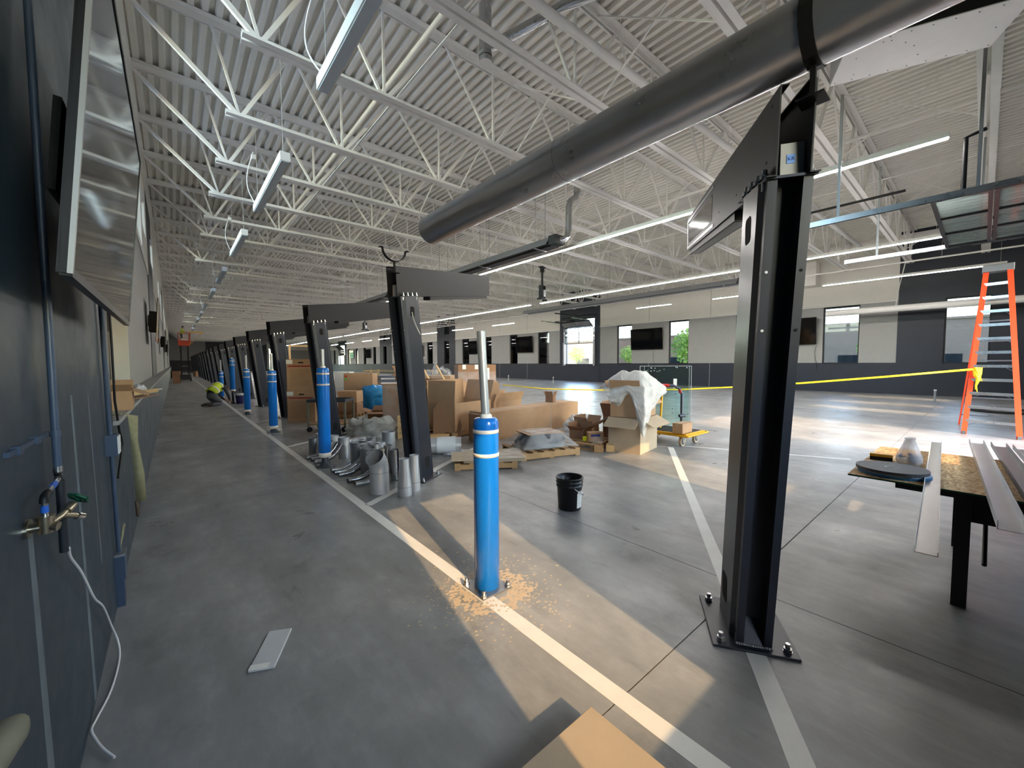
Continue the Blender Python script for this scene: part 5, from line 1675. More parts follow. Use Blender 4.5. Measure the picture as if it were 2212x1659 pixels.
# rack of long steel lengths at the back
t = thing('pipe_rack', 'long grey steel lengths stacked in a timber rack behind the cartons', 'rack', (8.6, 17.0, 0), RC)
for k in range(5):
    for q in range(4):
        MB().box(-2.4, 1.2, -0.36 + 0.2 * q, -0.20 + 0.2 * q, 0.14 + 0.2 * k, 0.26 + 0.2 * k).build('steel_length', M['galv_dull'], t)
    for x in (-1.9, 0.7):
        MB().box(x, x + 0.09, -0.42, 0.46, 0.06 + 0.2 * k + 0.0, 0.14 + 0.2 * k).build('spacer', M['wood'], t)
for x in (-2.0, 0.8):
    for y in (-0.5, 0.5):
        MB().box(x, x + 0.09, y, y + 0.05, 0, 1.32).build('upright', M['wood'], t)
    MB().box(x, x + 0.09, -0.5, 0.55, 0.0, 0.06).build('bearer', M['wood'], t)
MB().box(-2.3, 1.2, -0.5, -0.45, 1.24, 1.3).build('top_rail', M['wood'], t)
carton('white carton at the foot of the white stack behind the third column', (6.9, 22.0, 0), RC, 0.85, 0.6, 0.42, 'paper', tape=False)
carton('white carton topping the white stack behind the third column', (6.95, 22.1, 0.42), RC, 0.8, 0.6, 0.75, 'paper', tape=False)
t = thing('pole_stand', 'red and yellow barrier post behind the white cartons', 'post', (5.65, 17.2, 0))
MB().tube([(0, 0, 0), (0, 0, 1.2)], 0.04, 12).build('post', M['red'], t)
MB().tube([(0, 0, 0.75), (0, 0, 0.95)], 0.043, 12).build('yellow_band', M['tape_yellow'], t)
MB().lathe([(0.001, 0), (0.18, 0), (0.18, 0.04), (0.05, 0.07), (0.04, 0.07)], 20).build('foot', M['rubber'], t)
for k, (y, lab) in enumerate(((27.3, 'floor stub pipe below the window past the door bay'), (21.8, 'floor stub pipe beneath the overhead door'), (16.0, 'floor stub pipe behind the bubble wrap'), (1.19, 'floor stub pipe near the corner window'), (33, 'far floor stub pipe'))):
    s_ = thing('floor_stub', lab, 'pipe stub', (22.7, y, 0), 0, 'floor stub pipes')
    MB().tube([(0, 0, 0), (0, 0, 0.5)], 0.035, 10).build('stub', M['galv_dull'], s_)
    MB().tube([(0, 0, 0.45), (0, 0, 0.5)], 0.043, 10).build('cap', M['white'], s_)
o = thing('hose_coil', 'black hose coil dropped on the floor behind the ladder', 'hose', (19.9, -0.5, 0))
for k in range(4):
    pts = [((0.55 + 0.09 * k) * math.cos(2 * PI * q / 28), (0.55 + 0.09 * k) * math.sin(2 * PI * q / 28), 0.025 + 0.02 * (k % 2)) for q in range(29)]
    MB().tube(pts, 0.022, 6).build('loop', M['rubber'], o)

# ---- step ladder with caution tape
ld = thing('step_ladder', 'tall orange fibreglass step ladder with aluminium steps', 'ladder', (13.18, -0.15, 0))
ftA, ftB = V((0.09, 0.38, 0)), V((-0.10, -0.38, 0))
tpA, tpB = V((0.60, 0.19, 3.58)), V((0.52, -0.14, 3.58))
for a_, b_ in ((ftA, tpA), (ftB, tpB)):
    r_ = MB().bar(a_, b_, 0.085, 0.05, (1, 0, 0)).build('front_rail', M['orange'], ld)
    MB().box(a_.x - 0.05, a_.x + 0.05, a_.y - 0.03, a_.y + 0.03, 0, 0.07).build('foot', M['alu'], r_)
for k in range(11):
    u = (k + 1) / 12.0
    a_, b_ = ftA.lerp(tpA, u), ftB.lerp(tpB, u)
    MB().bar(a_ + V((0.02, 0, 0)), b_ + V((0.02, 0, 0)), 0.085, 0.06).build('step', M['galv'], ld)
    for s_, e_ in ((a_, b_), (b_, a_)):
        if k in (0, 2, 4, 6, 8):
            MB().bar(s_ + (e_ - s_) * 0.02 - V((0, 0, 0.12)), s_ + (e_ - s_) * 0.25 - V((0, 0, 0.01)), 0.02, 0.006).build('step_brace', M['alu'], ld)
rA, rB = V((1.95, 0.50, 0)), V((1.80, -0.42, 0))
for a_, b_ in ((rA, tpA + V((0.05, 0.02, -0.04))), (rB, tpB + V((0.05, -0.02, -0.04)))):
    MB().bar(a_, b_, 0.03, 0.06, (1, 0, 0)).build('rear_rail', M['orange'], ld)
for k in range(7):
    u = (k + 0.6) / 8.0
    MB().bar(rA.lerp(tpA, u), rB.lerp(tpB, u), 0.03, 0.03).build('rear_brace', M['alu'], ld)
bevel(MB().prism([(0.45, 3.55), (0.75, 3.55), (0.72, 3.70), (0.47, 3.70)], lambda a, z: (a + 0.03, tpB.y - 0.06, z), lambda a, z: (a + 0.06, tpA.y + 0.06, z)).build('top_cap', M['galv_dull'], ld), 0.012, 2)
tp = [(13.33, 0.12, 1.43), (12.95, 1.5, 1.24), (12.54, 3.03, 1.05), (12.12, 4.53, 0.90), (11.76, 5.87, 0.78), (11.09, 8.28, 0.67), (10.48, 10.47, 0.64), (10.05, 12.45, 0.73)]
b = MB()
for k, p in enumerate(tp):
    p = V(p)
    tw = 0.4 * math.sin(k * 1.7)
    d_ = V((math.cos(1.3 + tw), 0.15, math.sin(1.3 + tw))).normalized() * 0.022
    b.v += [tuple(p - d_), tuple(p + d_)]
for k in range(len(tp) - 1):
    b.f.append((2 * k, 2 * k + 1, 2 * k + 3, 2 * k + 2))
    b.sm.append(True)
ctp = b.build('caution_tape', M['tape_yellow'])
ctp.modifiers.new('thickness', 'SOLIDIFY').thickness = 0.002
tag(ctp, 'yellow caution tape strung from the ladder across the hall', 'tape')
kn = MB()
for k in range(5):
    pts = [(13.34 + 0.015 * math.sin(k * 2 + u), 0.10 - 0.03 * k * 0.3 + 0.03 * math.sin(u * 1.3 + k), 1.46 - 0.12 * u * (0.7 + 0.1 * k)) for u in range(5)]
    kn.tube(pts, 0.022, 6, radii=[0.03, 0.024, 0.03, 0.018, 0.006])
kn.build('tape_knot', M['tape_yellow'], ctp)

# ---- OSB work table
tb = thing('work_table', 'dark folding work table under a loose board', 'table', (4.5, -0.55, 0))
MB().box(-0.66, 0.66, -1.15, 0.92, 0.715, 0.762).build('table_top', M['tool_table'], tb)
MB().box(-0.60, -0.56, -1.1, 0.62, 0.56, 0.715).box(0.56, 0.60, -1.1, 0.62, 0.56, 0.715).build('apron', M['tool_table'], tb)
for sx, sy in ((-0.62, 0.60), (0.62, 0.64), (-0.62, -1.05), (0.62, -1.05)):
    MB().box(sx - 0.03, sx + 0.03, sy - 0.035, sy + 0.035, 0, 0.715).build('leg', M['tool_table'], tb)
MB().tube([(-0.60, 0.5, 0.30), (0.1, 0.5, 0.62)], 0.012, 8).build('leg_brace', M['tool_table'], tb)
ob = thing('osb_board', 'speckled OSB board laid on the dark work table', 'board', (4.51, -0.3, 0.762))
MB().box(-0.73, 0.73, -1.3, 0.92, 0, 0.012).build('board', M['osb'], ob)
MB().box(-0.7305, -0.7285, -1.3, 0.92, 0.0, 0.012).build('painted_edge', M['green_knob'], ob)
ZTB = 0.774
def roll(m, lab, x, y, z, r, h):
    t = thing('tape_roll', lab, 'tape roll', (x, y, z), 0, 'glazing tape rolls')
    MB().lathe([(0.038, 0), (r, 0), (r, h), (0.038, h), (0.038, 0)], 48, smooth=False).build('tape', M[m], t)
    MB().hollow([(0, 0, 0), (0, 0, h + 0.001)], [0.039, 0.039], 0.003, 24).build('core', M['paper'], t)
M['tape_grey'] = mat('grey_glazing_tape', (92, 94, 98), 0.6)
M['tape_blue'] = mat('blue_liner_tape', (70, 130, 180), 0.5)
roll('tape_blue', 'lower blue glazing tape roll on the OSB board', 4.02, 0.40, ZTB, 0.20, 0.018)
roll('foam_grey', 'pale middle tape roll on the OSB board', 4.02, 0.40, ZTB + 0.018, 0.193, 0.012)
roll('tape_grey', 'top grey glazing tape roll on the OSB board', 4.01, 0.41, ZTB + 0.03, 0.20, 0.02)
bg_ = thing('parts_bag', 'clear twisted bag of blue shims on the OSB board', 'bag', (4.50, 0.36, ZTB), 0.2)
rng = random.Random(9)
for k in range(26):
    c = V((rng.uniform(-0.05, 0.05), rng.uniform(-0.06, 0.06), 0.012 + 0.0025 * k))
    a1 = V((rng.gauss(0, 1), rng.gauss(0, 1), rng.gauss(0, 0.4))).normalized()
    a2 = a1.cross(V((0.1, 0.2, 1))).normalized()
    MB().obox(c, a1, a2, a1.cross(a2), 0.05, 0.022, 0.004).build('shim', M['tape_blue'], bg_)
MB().lathe([(0.07, 0), (0.08, 0.03), (0.078, 0.06), (0.06, 0.11), (0.042, 0.16), (0.03, 0.20), (0.036, 0.215)], 20).build('bag_film', M['poly_bag'], bg_)
sb_ = thing('small_box', 'little black and yellow box behind the tape rolls', 'box', (4.52, 0.53, ZTB), 0.15)
MB().box(-0.03, 0.03, -0.07, 0.07, 0, 0.05).build('body', M['matte_black'], sb_)
MB().box(-0.031, 0.031, -0.071, 0.071, 0.03, 0.051).build('lid', M['yellow'], sb_)
al = thing('aluminium_channel', 'long bright aluminium channel overhanging the OSB board', 'channel', (2.42, 0.13, ZTB + 0.003), math.atan2(0.15, 3.4))
MB().box(0, 3.45, -0.034, 0.034, 0, 0.003).box(0, 3.45, -0.037, -0.034, 0, 0.02).build('channel', M['alu_dark'], al)
MB().box(0, 3.45, 0.034, 0.037, 0, 0.028).build('lip_highlight', M['steel_white'], al)  # highlight along the lip put in as white colour
for k, (x0, y0, x1, y1, w_, lab) in enumerate(((3.05, -0.12, 6.1, 0.02, 0.045, 'outer metal stud in the bundle on the OSB board'), (3.2, -0.26, 6.0, -0.12, 0.045, 'second metal stud in the bundle on the OSB board'), (3.3, -0.39, 5.95, -0.25, 0.045, 'third metal stud in the bundle on the OSB board'), (3.2, -0.52, 6.1, -0.38, 0.045, 'fourth metal stud in the bundle on the OSB board'))):
    d_ = V((x1 - x0, y1 - y0, 0))
    s_ = thing('metal_stud', lab, 'metal stud', (x0, y0, ZTB + 0.004 + 0.002 * k), math.atan2(d_.y, d_.x), 'metal studs on the board')
    L = d_.length
    MB().box(0, L, -w_, w_, 0, 0.003).box(0, L, -w_ - 0.003, -w_, 0, 0.045).box(0, L, w_, w_ + 0.003, 0, 0.045).build('stud', M['grey_primer'] if k != 1 else M['alu'], s_)
M['drip'] = mat('chalky_drip', (104, 116, 124), 0.6, var=0.12, scale=12)
# ================================================================== on and beside the navy wall
XA = XW
t = thing('water_pipe', 'navy painted water pipe running down the near wall to a hose tap', 'pipe', (XA, 2.01, 0))
px_ = 0.03
MB().tube([(px_, 0, 1.25), (px_, 0, 4.4)], 0.0105, 14).build('riser', M['navy_pipe'], t)
MB().box(0.0, 0.012, -0.40, 0.05, 1.362, 1.375).build('strut', M['navy_pipe'], t)
for yy in (-0.32, -0.13):
    MB().box(0.0, 0.018, yy - 0.02, yy + 0.02, 1.357, 1.38).build('strut_clip', M['navy_pipe'], t)
MB().hollow([(px_, 0, 1.36), (px_, 0, 1.378)], [0.014, 0.014], 0.003, 14).build('pipe_clamp', M['navy_pipe'], t)
MB().tube([(px_, 0, 1.238), (px_, 0, 1.258)], 0.012, 14).build('crimp_ring', M['galv'], t)
MB().tube([(px_, 0, 1.242), (px_, 0, 1.232), (px_ + 0.003, -0.008, 1.222), (px_ + 0.005, -0.03, 1.22)], 0.0105, 10).build('elbow', M['cable_black'], t)
MB().tube([(px_ + 0.005, -0.03, 1.22), (px_ + 0.008, -0.20, 1.216)], 0.0072, 10).build('branch', M['galv'], t)
MB().tube([(px_ + 0.006, -0.09, 1.2185), (px_ + 0.007, -0.14, 1.2175)], 0.0086, 10).build('blue_sleeve', M['pex_blue'], t)
MB().tube([(px_ + 0.008, -0.20, 1.216), (px_ + 0.008, -0.238, 1.214), (px_ + 0.008, -0.246, 1.206), (px_ + 0.008, -0.247, 1.195)], 0.0105, 10).build('elbow', M['cable_black'], t)
MB().tube([(px_ + 0.008, -0.247, 1.195), (px_ + 0.008, -0.247, 1.15)], 0.0072, 10).build('drop', M['galv'], t)
MB().tube([(px_ + 0.008, -0.247, 1.188), (px_ + 0.008, -0.247, 1.168)], 0.0086, 10).build('blue_sleeve', M['pex_blue'], t)
tpv = thing('hose_tap', 'brass hose tap with a green hand wheel on the near wall', 'tap', (XA, 1.763, 1.128))
tpv.scale = (0.68, 0.95, 0.62)
MB().tube([(0, 0, 0), (0.012, 0, 0)], 0.042, 20).build('wall_flange', M['brass'], tpv)
MB().tube([(0.0, 0, 0), (0.07, 0, 0)], 0.022, 16).build('inlet', M['brass'], tpv)
MB().tube([(0.057, 0, -0.03), (0.057, 0, 0.045)], 0.026, 16).build('valve_body', M['brass'], tpv)
MB().tube([(0.057, 0, 0.035), (0.057, 0, 0.05)], 0.03, 6).build('hex_nut', M['brass'], tpv)
MB().tube([(0.06, 0.0, -0.004), (0.095, -0.01, -0.008)], 0.02, 12).build('bonnet_plug', M['brass'], tpv)
MB().tube([(0.06, 0.01, 0.0), (0.085, 0.07, 0.008), (0.10, 0.10, 0.025)], 0.015, 12).build('neck', M['brass'], tpv)
MB().tube([(0.10, 0.095, 0.022), (0.115, 0.125, 0.04)], 0.02, 6).build('packing_nut', M['brass'], tpv)
MB().tube([(0.09, 0.08, 0.008), (0.115, 0.12, -0.02), (0.13, 0.145, -0.04)], 0.014, 12).build('spout', M['brass'], tpv)
MB().tube([(0.122, 0.13, -0.028), (0.136, 0.155, -0.048)], 0.017, 14).build('hose_thread', M['chrome'], tpv)
hw = MB()
c0, ax = V((0.128, 0.15, 0.058)), V((0.5, 0.62, 0.6)).normalized()
u_ = ax.cross(V((0, 0, 1))).normalized()
v_ = ax.cross(u_)
ringp = [c0 + (u_ * math.cos(2 * PI * k / 24) + v_ * math.sin(2 * PI * k / 24)) * (0.036 + 0.004 * math.cos(6 * 2 * PI * k / 24)) for k in range(25)]
hw.tube(ringp, 0.007, 8)
for k in range(3):
    a_ = u_ * math.cos(PI * k / 3) + v_ * math.sin(PI * k / 3)
    hw.bar(c0 - a_ * 0.034, c0 + a_ * 0.034, 0.009)
hw.tube([c0 - ax * 0.012, c0 + ax * 0.01], 0.01, 8)
hw.build('hand_wheel', M['green_knob'], tpv)
t = thing('insulated_pipe', 'short black insulated pipe below the hose tap', 'pipe', (XA, 2.03, 0))
MB().tube([(0.03, 0, 0.955), (0.03, 0, 1.205)], 0.0115, 14).build('sleeve', M['insul'], t)
cbl = [(XA + 0.04, 2.03, 0.965), (XA + 0.03, 2.12, 0.90), (XA + 0.03, 2.3, 0.77), (XA + 0.03, 2.55, 0.55), (XA + 0.03, 2.78, 0.40), (XA + 0.03, 3.02, 0.18), (XA + 0.05, 3.05, 0.06), (XA + 0.06, 2.95, 0.012), (XA + 0.05, 2.70, 0.01), (XA + 0.02, 2.52, 0.012), (XA + 0.012, 2.44, 0.02),
       (XA + 0.03, 2.38, 0.012), (XA + 0.06, 2.30, 0.01), (XA + 0.10, 2.22, 0.008)]
pts = []
for i in range(len(cbl) - 1):
    p0, p1, p2, p3 = [V(cbl[min(max(i + q, 0), len(cbl) - 1)]) for q in (-1, 0, 1, 2)]
    for s in range(5):
        u = s / 5
        pts.append(0.5 * ((2 * p1) + (p2 - p0) * u + (2 * p0 - 5 * p1 + 4 * p2 - p3) * u * u + (3 * p1 - p0 - 3 * p2 + p3) * u ** 3))
pts.append(V(cbl[-1]))
tag(MB().tube(pts, 0.005, 8).build('white_cable', M['cable_white']), 'thin white cable trailing from the insulated pipe onto the floor', 'cable')
cd = thing('conduit', 'navy conduit with an outlet box below the big television', 'conduit', (XA, 3.55, 0))
MB().tube([(0.02, -0.12, 2.15), (0.02, -0.02, 1.16)], 0.012, 10).build('upper_run', M['navy_pipe'], cd)
MB().tube([(0.02, 0.01, 1.03), (0.02, 0.1, 0.36)], 0.012, 10).build('lower_run', M['navy_pipe'], cd)
MB().box(0, 0.055, -0.07, 0.05, 1.03, 1.16).build('outlet_box', M['navy_pipe'], cd)
MB().box(0.055, 0.062, -0.055, 0.045, 1.04, 1.15).build('outlet_cover', M['white'], cd)
MB().box(0, 0.05, 0.05, 0.17, 0.19, 0.36).build('floor_box', M['navy_pipe'], cd)
MB().box(0.0, 0.052, 0.048, 0.172, 0.345, 0.362).build('box_lid', M['galv_dull'], cd)
MB().box(0.0, 0.04, 0.08, 0.15, 0.0, 0.19).build('lower_chase', M['navy_pipe'], cd)
tag(MB().tube([(XA + 0.02, 3.86, 2.1), (XA + 0.02, 3.9, 1.7), (XA + 0.02, 3.9, 1.35), (XA + 0.025, 4.02, 1.12), (XA + 0.025, 4.2, 1.0), (XA + 0.025, 3.95, 0.90), (XA + 0.025, 3.78, 0.83)], 0.007, 8).build('black_cable', M['cable_black']), 'black cable hanging from the big television past the outlet box', 'cable')
tag(MB().tube([(XA + 0.02, 3.72, 0.36), (XA + 0.03, 3.8, 0.42), (XA + 0.035, 3.9, 0.47)], 0.004, 6).tube([(XA + 0.02, 3.72, 0.36), (XA + 0.03, 3.76, 0.44), (XA + 0.035, 3.78, 0.5)], 0.004, 6).build('yellow_wires', M['hose_tan']), 'two pale yellow wire ends sticking from the floor outlet box', 'wire')
for (y0, z0, y1, z1, w_) in ((1.80, 1.10, 1.88, 0.0, 0.05), (2.53, 1.47, 2.68, 0.0, 0.04), (2.97, 1.44, 3.1, 0.5, 0.02)):
    MB().prism([(y0 - w_ / 2, z0), (y0 + w_ / 2, z0), (y1 + w_ * 0.8, z1 + 0.01), (y1 - w_ * 0.8, z1 + 0.01)], lambda a, z: (XA, a, z), lambda a, z: (XA + 0.0006, a, z)).build('paint_streak', M['drip'], wl)
# webbing strap with hook hanging over the ledge
t = thing('ratchet_strap', 'tan webbing strap with a rusty hook hanging off the ledge', 'strap', (XA, 4.45, 0))
b = MB()
sp = [(-0.15, 0.0, 1.206), (0.035, 0.0, 1.206), (0.042, 0.02, 1.18), (0.043, 0.16, 0.95), (0.044, 0.28, 0.65), (0.042, 0.36, 0.38)]
for k, p in enumerate(sp):
    wv = 0.035 * (0.55 + 0.45 * abs(math.sin(k * 0.9 + 0.6)))
    b.v += [(p[0] - (wv if k < 2 else 0.0), p[1] - (wv if k < 2 else 0), p[2]), (p[0] + (2 * wv if k > 1 else -wv), p[1] + (wv if k < 2 else 0.012), p[2])]
for k in range(len(sp) - 1):
    b.f.append((2 * k, 2 * k + 1, 2 * k + 3, 2 * k + 2))
    b.sm.append(True)
wb = b.build('webbing', M['hose_tan'], t)
wb.modifiers.new('thickness', 'SOLIDIFY').thickness = 0.003
MB().tube([(0.045, 0.36, 0.39), (0.05, 0.33, 0.33), (0.05, 0.34, 0.27), (0.05, 0.39, 0.25), (0.05, 0.43, 0.29), (0.05, 0.42, 0.36)], 0.012, 8).build('hook', M['rust'], t)
# carton and scraps on the ledge
carton('open kraft carton resting on the ledge in front of the pass-through', (-0.42, 5.15, 1.2), 0.04, 0.24, 0.62, 0.17, 'kraft', open_=[60, 115, 50, None], flap=0.12)
heap('crumpled plastic and rags inside the ledge carton', (-0.43, 5.2, 1.215), PI / 2, 0.22, 0.08, 0.17, 'film_heap', 7.7, 'plastic_scraps', 0.2, cat='scraps')
tag(MB().bar((-0.45, 6.6, 1.24), (-0.20, 7.6, 1.235), 0.04, 0.05).build('wood_stick', M['wood']), 'pale wooden stick poking out over the ledge', 'stick')
tag(MB().bar((-0.47, 5.9, 1.215), (-0.22, 6.9, 1.21), 0.12, 0.01).build('cardboard_scrap', M['kraft_dark']), 'flat cardboard scrap lying on the ledge', 'cardboard')
tag(MB().bar((-0.45, 7.2, 1.22), (-0.16, 8.6, 1.205), 0.014, 0.014).build('thin_rod', M['white']), 'thin white rod poking past the ledge scraps', 'rod')
heap('white rags and paper on the ledge behind the carton', (-0.44, 8.4, 1.2), PI / 2, 0.7, 0.09, 0.08, 'foam_grey', 4.4, 'paper_scraps', 0.3, cat='scraps')
# blurred tan hose end close to the camera
t = thing('hose_end', 'worn tan hose end poking in beside the navy wall', 'hose', (XA, 1.0, 0.90))
MB().tube([(0.03, -0.14, 0.02), (0.07, 0.02, 0.035), (0.085, 0.12, 0.03), (0.09, 0.155, 0.022)], 0.03, 14, radii=[0.034, 0.033, 0.03, 0.018]).build('hose', M['tan_tool'], t)
MB().tube([(0.005, -0.06, 0.0), (0.04, -0.06, 0.02)], 0.014, 8).build('wall_hook', M['matte_black'], t)

# ================================================================== scissor lift and people
lf = thing('scissor_lift', 'raised scissor lift with an orange platform far down the aisle', 'scissor lift', (0.83, 49.5, 0))
MB().box(-0.40, 0.40, -0.9, 0.9, 0.12, 0.62).build('chassis', M['lift_dark'], lf)
for sx in (-1, 1):
    for sy in (-0.65, 0.65):
        MB().tube([(sx * 0.34, sy, 0.19), (sx * 0.44, sy, 0.19)], 0.19, 18).build('wheel', M['rubber'], lf)
NS = 5
zz0, zz1 = 0.62, 3.35
for k in range(NS):
    z0, z1 = zz0 + (zz1 - zz0) * k / NS, zz0 + (zz1 - zz0) * (k + 1) / NS
    for sx in (-0.3, 0.3):
        MB().bar((sx, -0.55, z0), (sx, 0.55, z1), 0.05, 0.09).build('scissor_arm', M['lift_dark'], lf)
        MB().bar((sx * 0.8, 0.55, z0), (sx * 0.8, -0.55, z1), 0.05, 0.09).build('scissor_arm', M['lift_dark'], lf)
    MB().tube([(-0.32, 0, (z0 + z1) / 2), (0.32, 0, (z0 + z1) / 2)], 0.04, 8).build('pivot', M['galv_dull'], lf)
MB().box(-0.42, 0.42, -0.95, 0.95, 3.35, 3.5).build('platform', M['lift_red'], lf)
MB().box(-0.42, 0.42, -0.95, -0.93, 3.5, 3.85).build('kick_panel', M['lift_red'], lf)
MB().box(-0.2, 0.25, -0.96, -0.95, 3.85, 4.05).build('sign_plate', M['paper'], lf)
rl = MB()
for x in (-0.42, 0.42):
    for y in (-0.95, 0.0, 0.95):
        rl.bar((x, y, 3.5), (x, y, 4.55), 0.04)
    for z in (4.05, 4.55):
        rl.bar((x, -0.95, z), (x, 0.95, z), 0.04)
for y in (-0.95, 0.95):
    for z in (4.05, 4.55):
        rl.bar((-0.42, y, z), (0.42, y, z), 0.04)
rl.build('guard_rail', M['lift_red'], lf)
tag(MB().box(1.2, 2.3, 48.6, 48.7, 4.55, 4.72).bar((1.35, 48.65, 3.55), (2.2, 48.65, 4.6), 0.09, 0.05).bar((1.3, 48.65, 4.55), (1.3, 48.65, 3.5), 0.08, 0.05).build('timber_frame', M['lift_tan']), 'tan timber frame clamped outside the scissor lift rail', 'frame')

def person(label, joints, edges, root, paint, loc, rz, sc=1.0):
    """one continuous skinned body; paint(v) -> material index into mats"""
    me = bpy.data.meshes.new('person_src')
    names = list(joints)
    me.from_pydata([joints[k][0] for k in names], [(names.index(a), names.index(b)) for a, b in edges], [])
    src = bpy.data.objects.new('person_src', me)
    COL.objects.link(src)
    sk = src.modifiers.new('skin', 'SKIN')
    sk.use_smooth_shade = True
    sd = src.modifiers.new('sub', 'SUBSURF')
    sd.levels = sd.render_levels = 2
    if not me.skin_vertices:
        bm = bmesh.new()
        bm.from_mesh(me)
        bm.verts.layers.skin.verify()
        bm.to_mesh(me)
        bm.free()
    for i, k in enumerate(names):
        r = joints[k][1]
        me.skin_vertices[0].data[i].radius = (r, r) if not isinstance(r, tuple) else r
        me.skin_vertices[0].data[i].use_root = (k == root)
    dg = bpy.context.evaluated_depsgraph_get()
    ev = src.evaluated_get(dg)
    out = bpy.data.meshes.new_from_object(ev, depsgraph=dg)
    bpy.data.objects.remove(src)
    o = bpy.data.objects.new('person', out)
    COL.objects.link(o)
    mats = paint['mats']
    out.materials.clear()
    for m in mats:
        out.materials.append(M[m])
    for p in out.polygons:
        p.material_index = paint['fn'](p.center)
        p.use_smooth = True
    o.location, o.rotation_euler, o.scale = loc, (0, 0, rz), (sc, sc, sc)
    return tag(o, label, 'person')

# kneeling worker: local +x is the way he faces
J = {'pel': (V((0.0, 0, 0.46)), 0.155), 'wst': (V((0.14, 0, 0.60)), 0.14), 'chs': (V((0.34, 0, 0.72)), 0.16), 'nck': (V((0.50, 0, 0.73)), 0.07), 'hed': (V((0.61, 0, 0.66)), 0.09), 'top': (V((0.70, 0, 0.57)), 0.075),
     'shL': (V((0.42, 0.18, 0.68)), 0.075), 'elL': (V((0.52, 0.22, 0.40)), 0.052), 'wrL': (V((0.68, 0.12, 0.20)), 0.038), 'hnL': (V((0.75, 0.08, 0.15)), 0.032),
     'shR': (V((0.42, -0.18, 0.68)), 0.075), 'elR': (V((0.52, -0.22, 0.40)), 0.052), 'wrR': (V((0.68, -0.12, 0.20)), 0.038), 'hnR': (V((0.75, -0.08, 0.15)), 0.032),
     'hpL': (V((0.02, 0.11, 0.40)), 0.12), 'knL': (V((0.30, 0.15, 0.10)), 0.085), 'anL': (V((-0.10, 0.14, 0.075)), 0.055), 'toL': (V((-0.26, 0.14, 0.06)), 0.04),
     'hpR': (V((0.02, -0.11, 0.40)), 0.12), 'knR': (V((0.30, -0.15, 0.10)), 0.085), 'anR': (V((-0.10, -0.14, 0.075)), 0.055), 'toR': (V((-0.26, -0.14, 0.06)), 0.04)}
for s_ in 'LR':
    sg = 1 if s_ == 'L' else -1
    for q in range(4):
        J['f%s%d' % (s_, q)] = (V((0.80 + 0.01 * (q % 2), sg * (0.055 + 0.018 * q), 0.115 - 0.004 * q)), 0.009)
        J['g%s%d' % (s_, q)] = (V((0.81, sg * (0.05 + 0.018 * q), 0.08)), 0.008)
    J['t%s' % s_] = (V((0.775, sg * 0.035, 0.125)), 0.01)
E_ = [('pel', 'wst'), ('wst', 'chs'), ('chs', 'nck'), ('nck', 'hed'), ('hed', 'top'), ('chs', 'shL'), ('shL', 'elL'), ('elL', 'wrL'), ('wrL', 'hnL'), ('chs', 'shR'), ('shR', 'elR'), ('elR', 'wrR'), ('wrR', 'hnR'),
      ('pel', 'hpL'), ('hpL', 'knL'), ('knL', 'anL'), ('anL', 'toL'), ('pel', 'hpR'), ('hpR', 'knR'), ('knR', 'anR'), ('anR', 'toR')]
for s_ in 'LR':
    for q in range(4):
        E_ += [('hn' + s_, 'f%s%d' % (s_, q)), ('f%s%d' % (s_, q), 'g%s%d' % (s_, q))]
    E_.append(('hn' + s_, 't' + s_))
def paintA(c):
    if c.x > 0.66 and c.z < 0.24: return 2                     # hands
    if c.x > 0.52 and c.z > 0.44 and abs(c.y) < 0.13: return 2  # head
    if c.x < -0.06 and c.z < 0.16: return 3                    # boots
    return 1 if c.z < 0.5 and c.x < 0.42 and abs(c.y) < 0.4 and not (abs(c.y) > 0.16 and c.x > 0.36) else 0
KW = (1.02, 18.85, 0.0)
kw = person('kneeling worker in a dark top and yellow vest, bent over a bollard foot', J, E_, 'pel', {'mats': ['dark_cloth', 'grey_cloth', 'skin', 'boot'], 'fn': paintA}, KW, math.radians(38), 1.02)
# vest as a shell around the torso, hair, face
def shell(name, pts, radii, m, parent, n=18, flat=1.0):
    b = MB()
    b.tube(pts, 0.1, n, cap=False, radii=radii)
    o = b.build(name, M[m], parent)
    o.modifiers.new('thickness', 'SOLIDIFY').thickness = 0.008
    return o
shell('vest', [(0.03, 0, 0.50), (0.14, 0, 0.61), (0.25, 0, 0.68), (0.36, 0, 0.72), (0.44, 0, 0.735)], [0.185, 0.18, 0.19, 0.20, 0.13], 'vest', kw)
shell('reflective_band', [(0.13, 0, 0.60), (0.18, 0, 0.635)], [0.187, 0.19], 'reflect', kw)
shell('reflective_band', [(0.32, 0, 0.705), (0.36, 0, 0.72)], [0.203, 0.206], 'reflect', kw)
MB().ball((0.60, 0, 0.70), 0.105, 14, 0.85).build('hair', M['hair'], kw)
for sy in (-1, 1):
    MB().ball((0.715, sy * 0.035, 0.615), 0.012, 8).build('eye', M['matte_black'], kw)
    MB().ball((0.63, sy * 0.1, 0.64), 0.025, 8).build('ear', M['skin'], kw)
MB().ball((0.735, 0, 0.59), 0.018, 8).build('nose', M['skin'], kw)
t = thing('pail', 'dark blue pail with a pale lid beside the kneeling worker', 'bucket', (2.0, 19.45, 0))
MB().lathe([(0.001, 0), (0.13, 0), (0.15, 0.36), (0.15, 0.37)], 24).build('pail_body', M['purple_pail'], t)
MB().lathe([(0.158, 0.34), (0.158, 0.40), (0.14, 0.42), (0.001, 0.42)], 24).build('lid', M['foam_grey'], t)
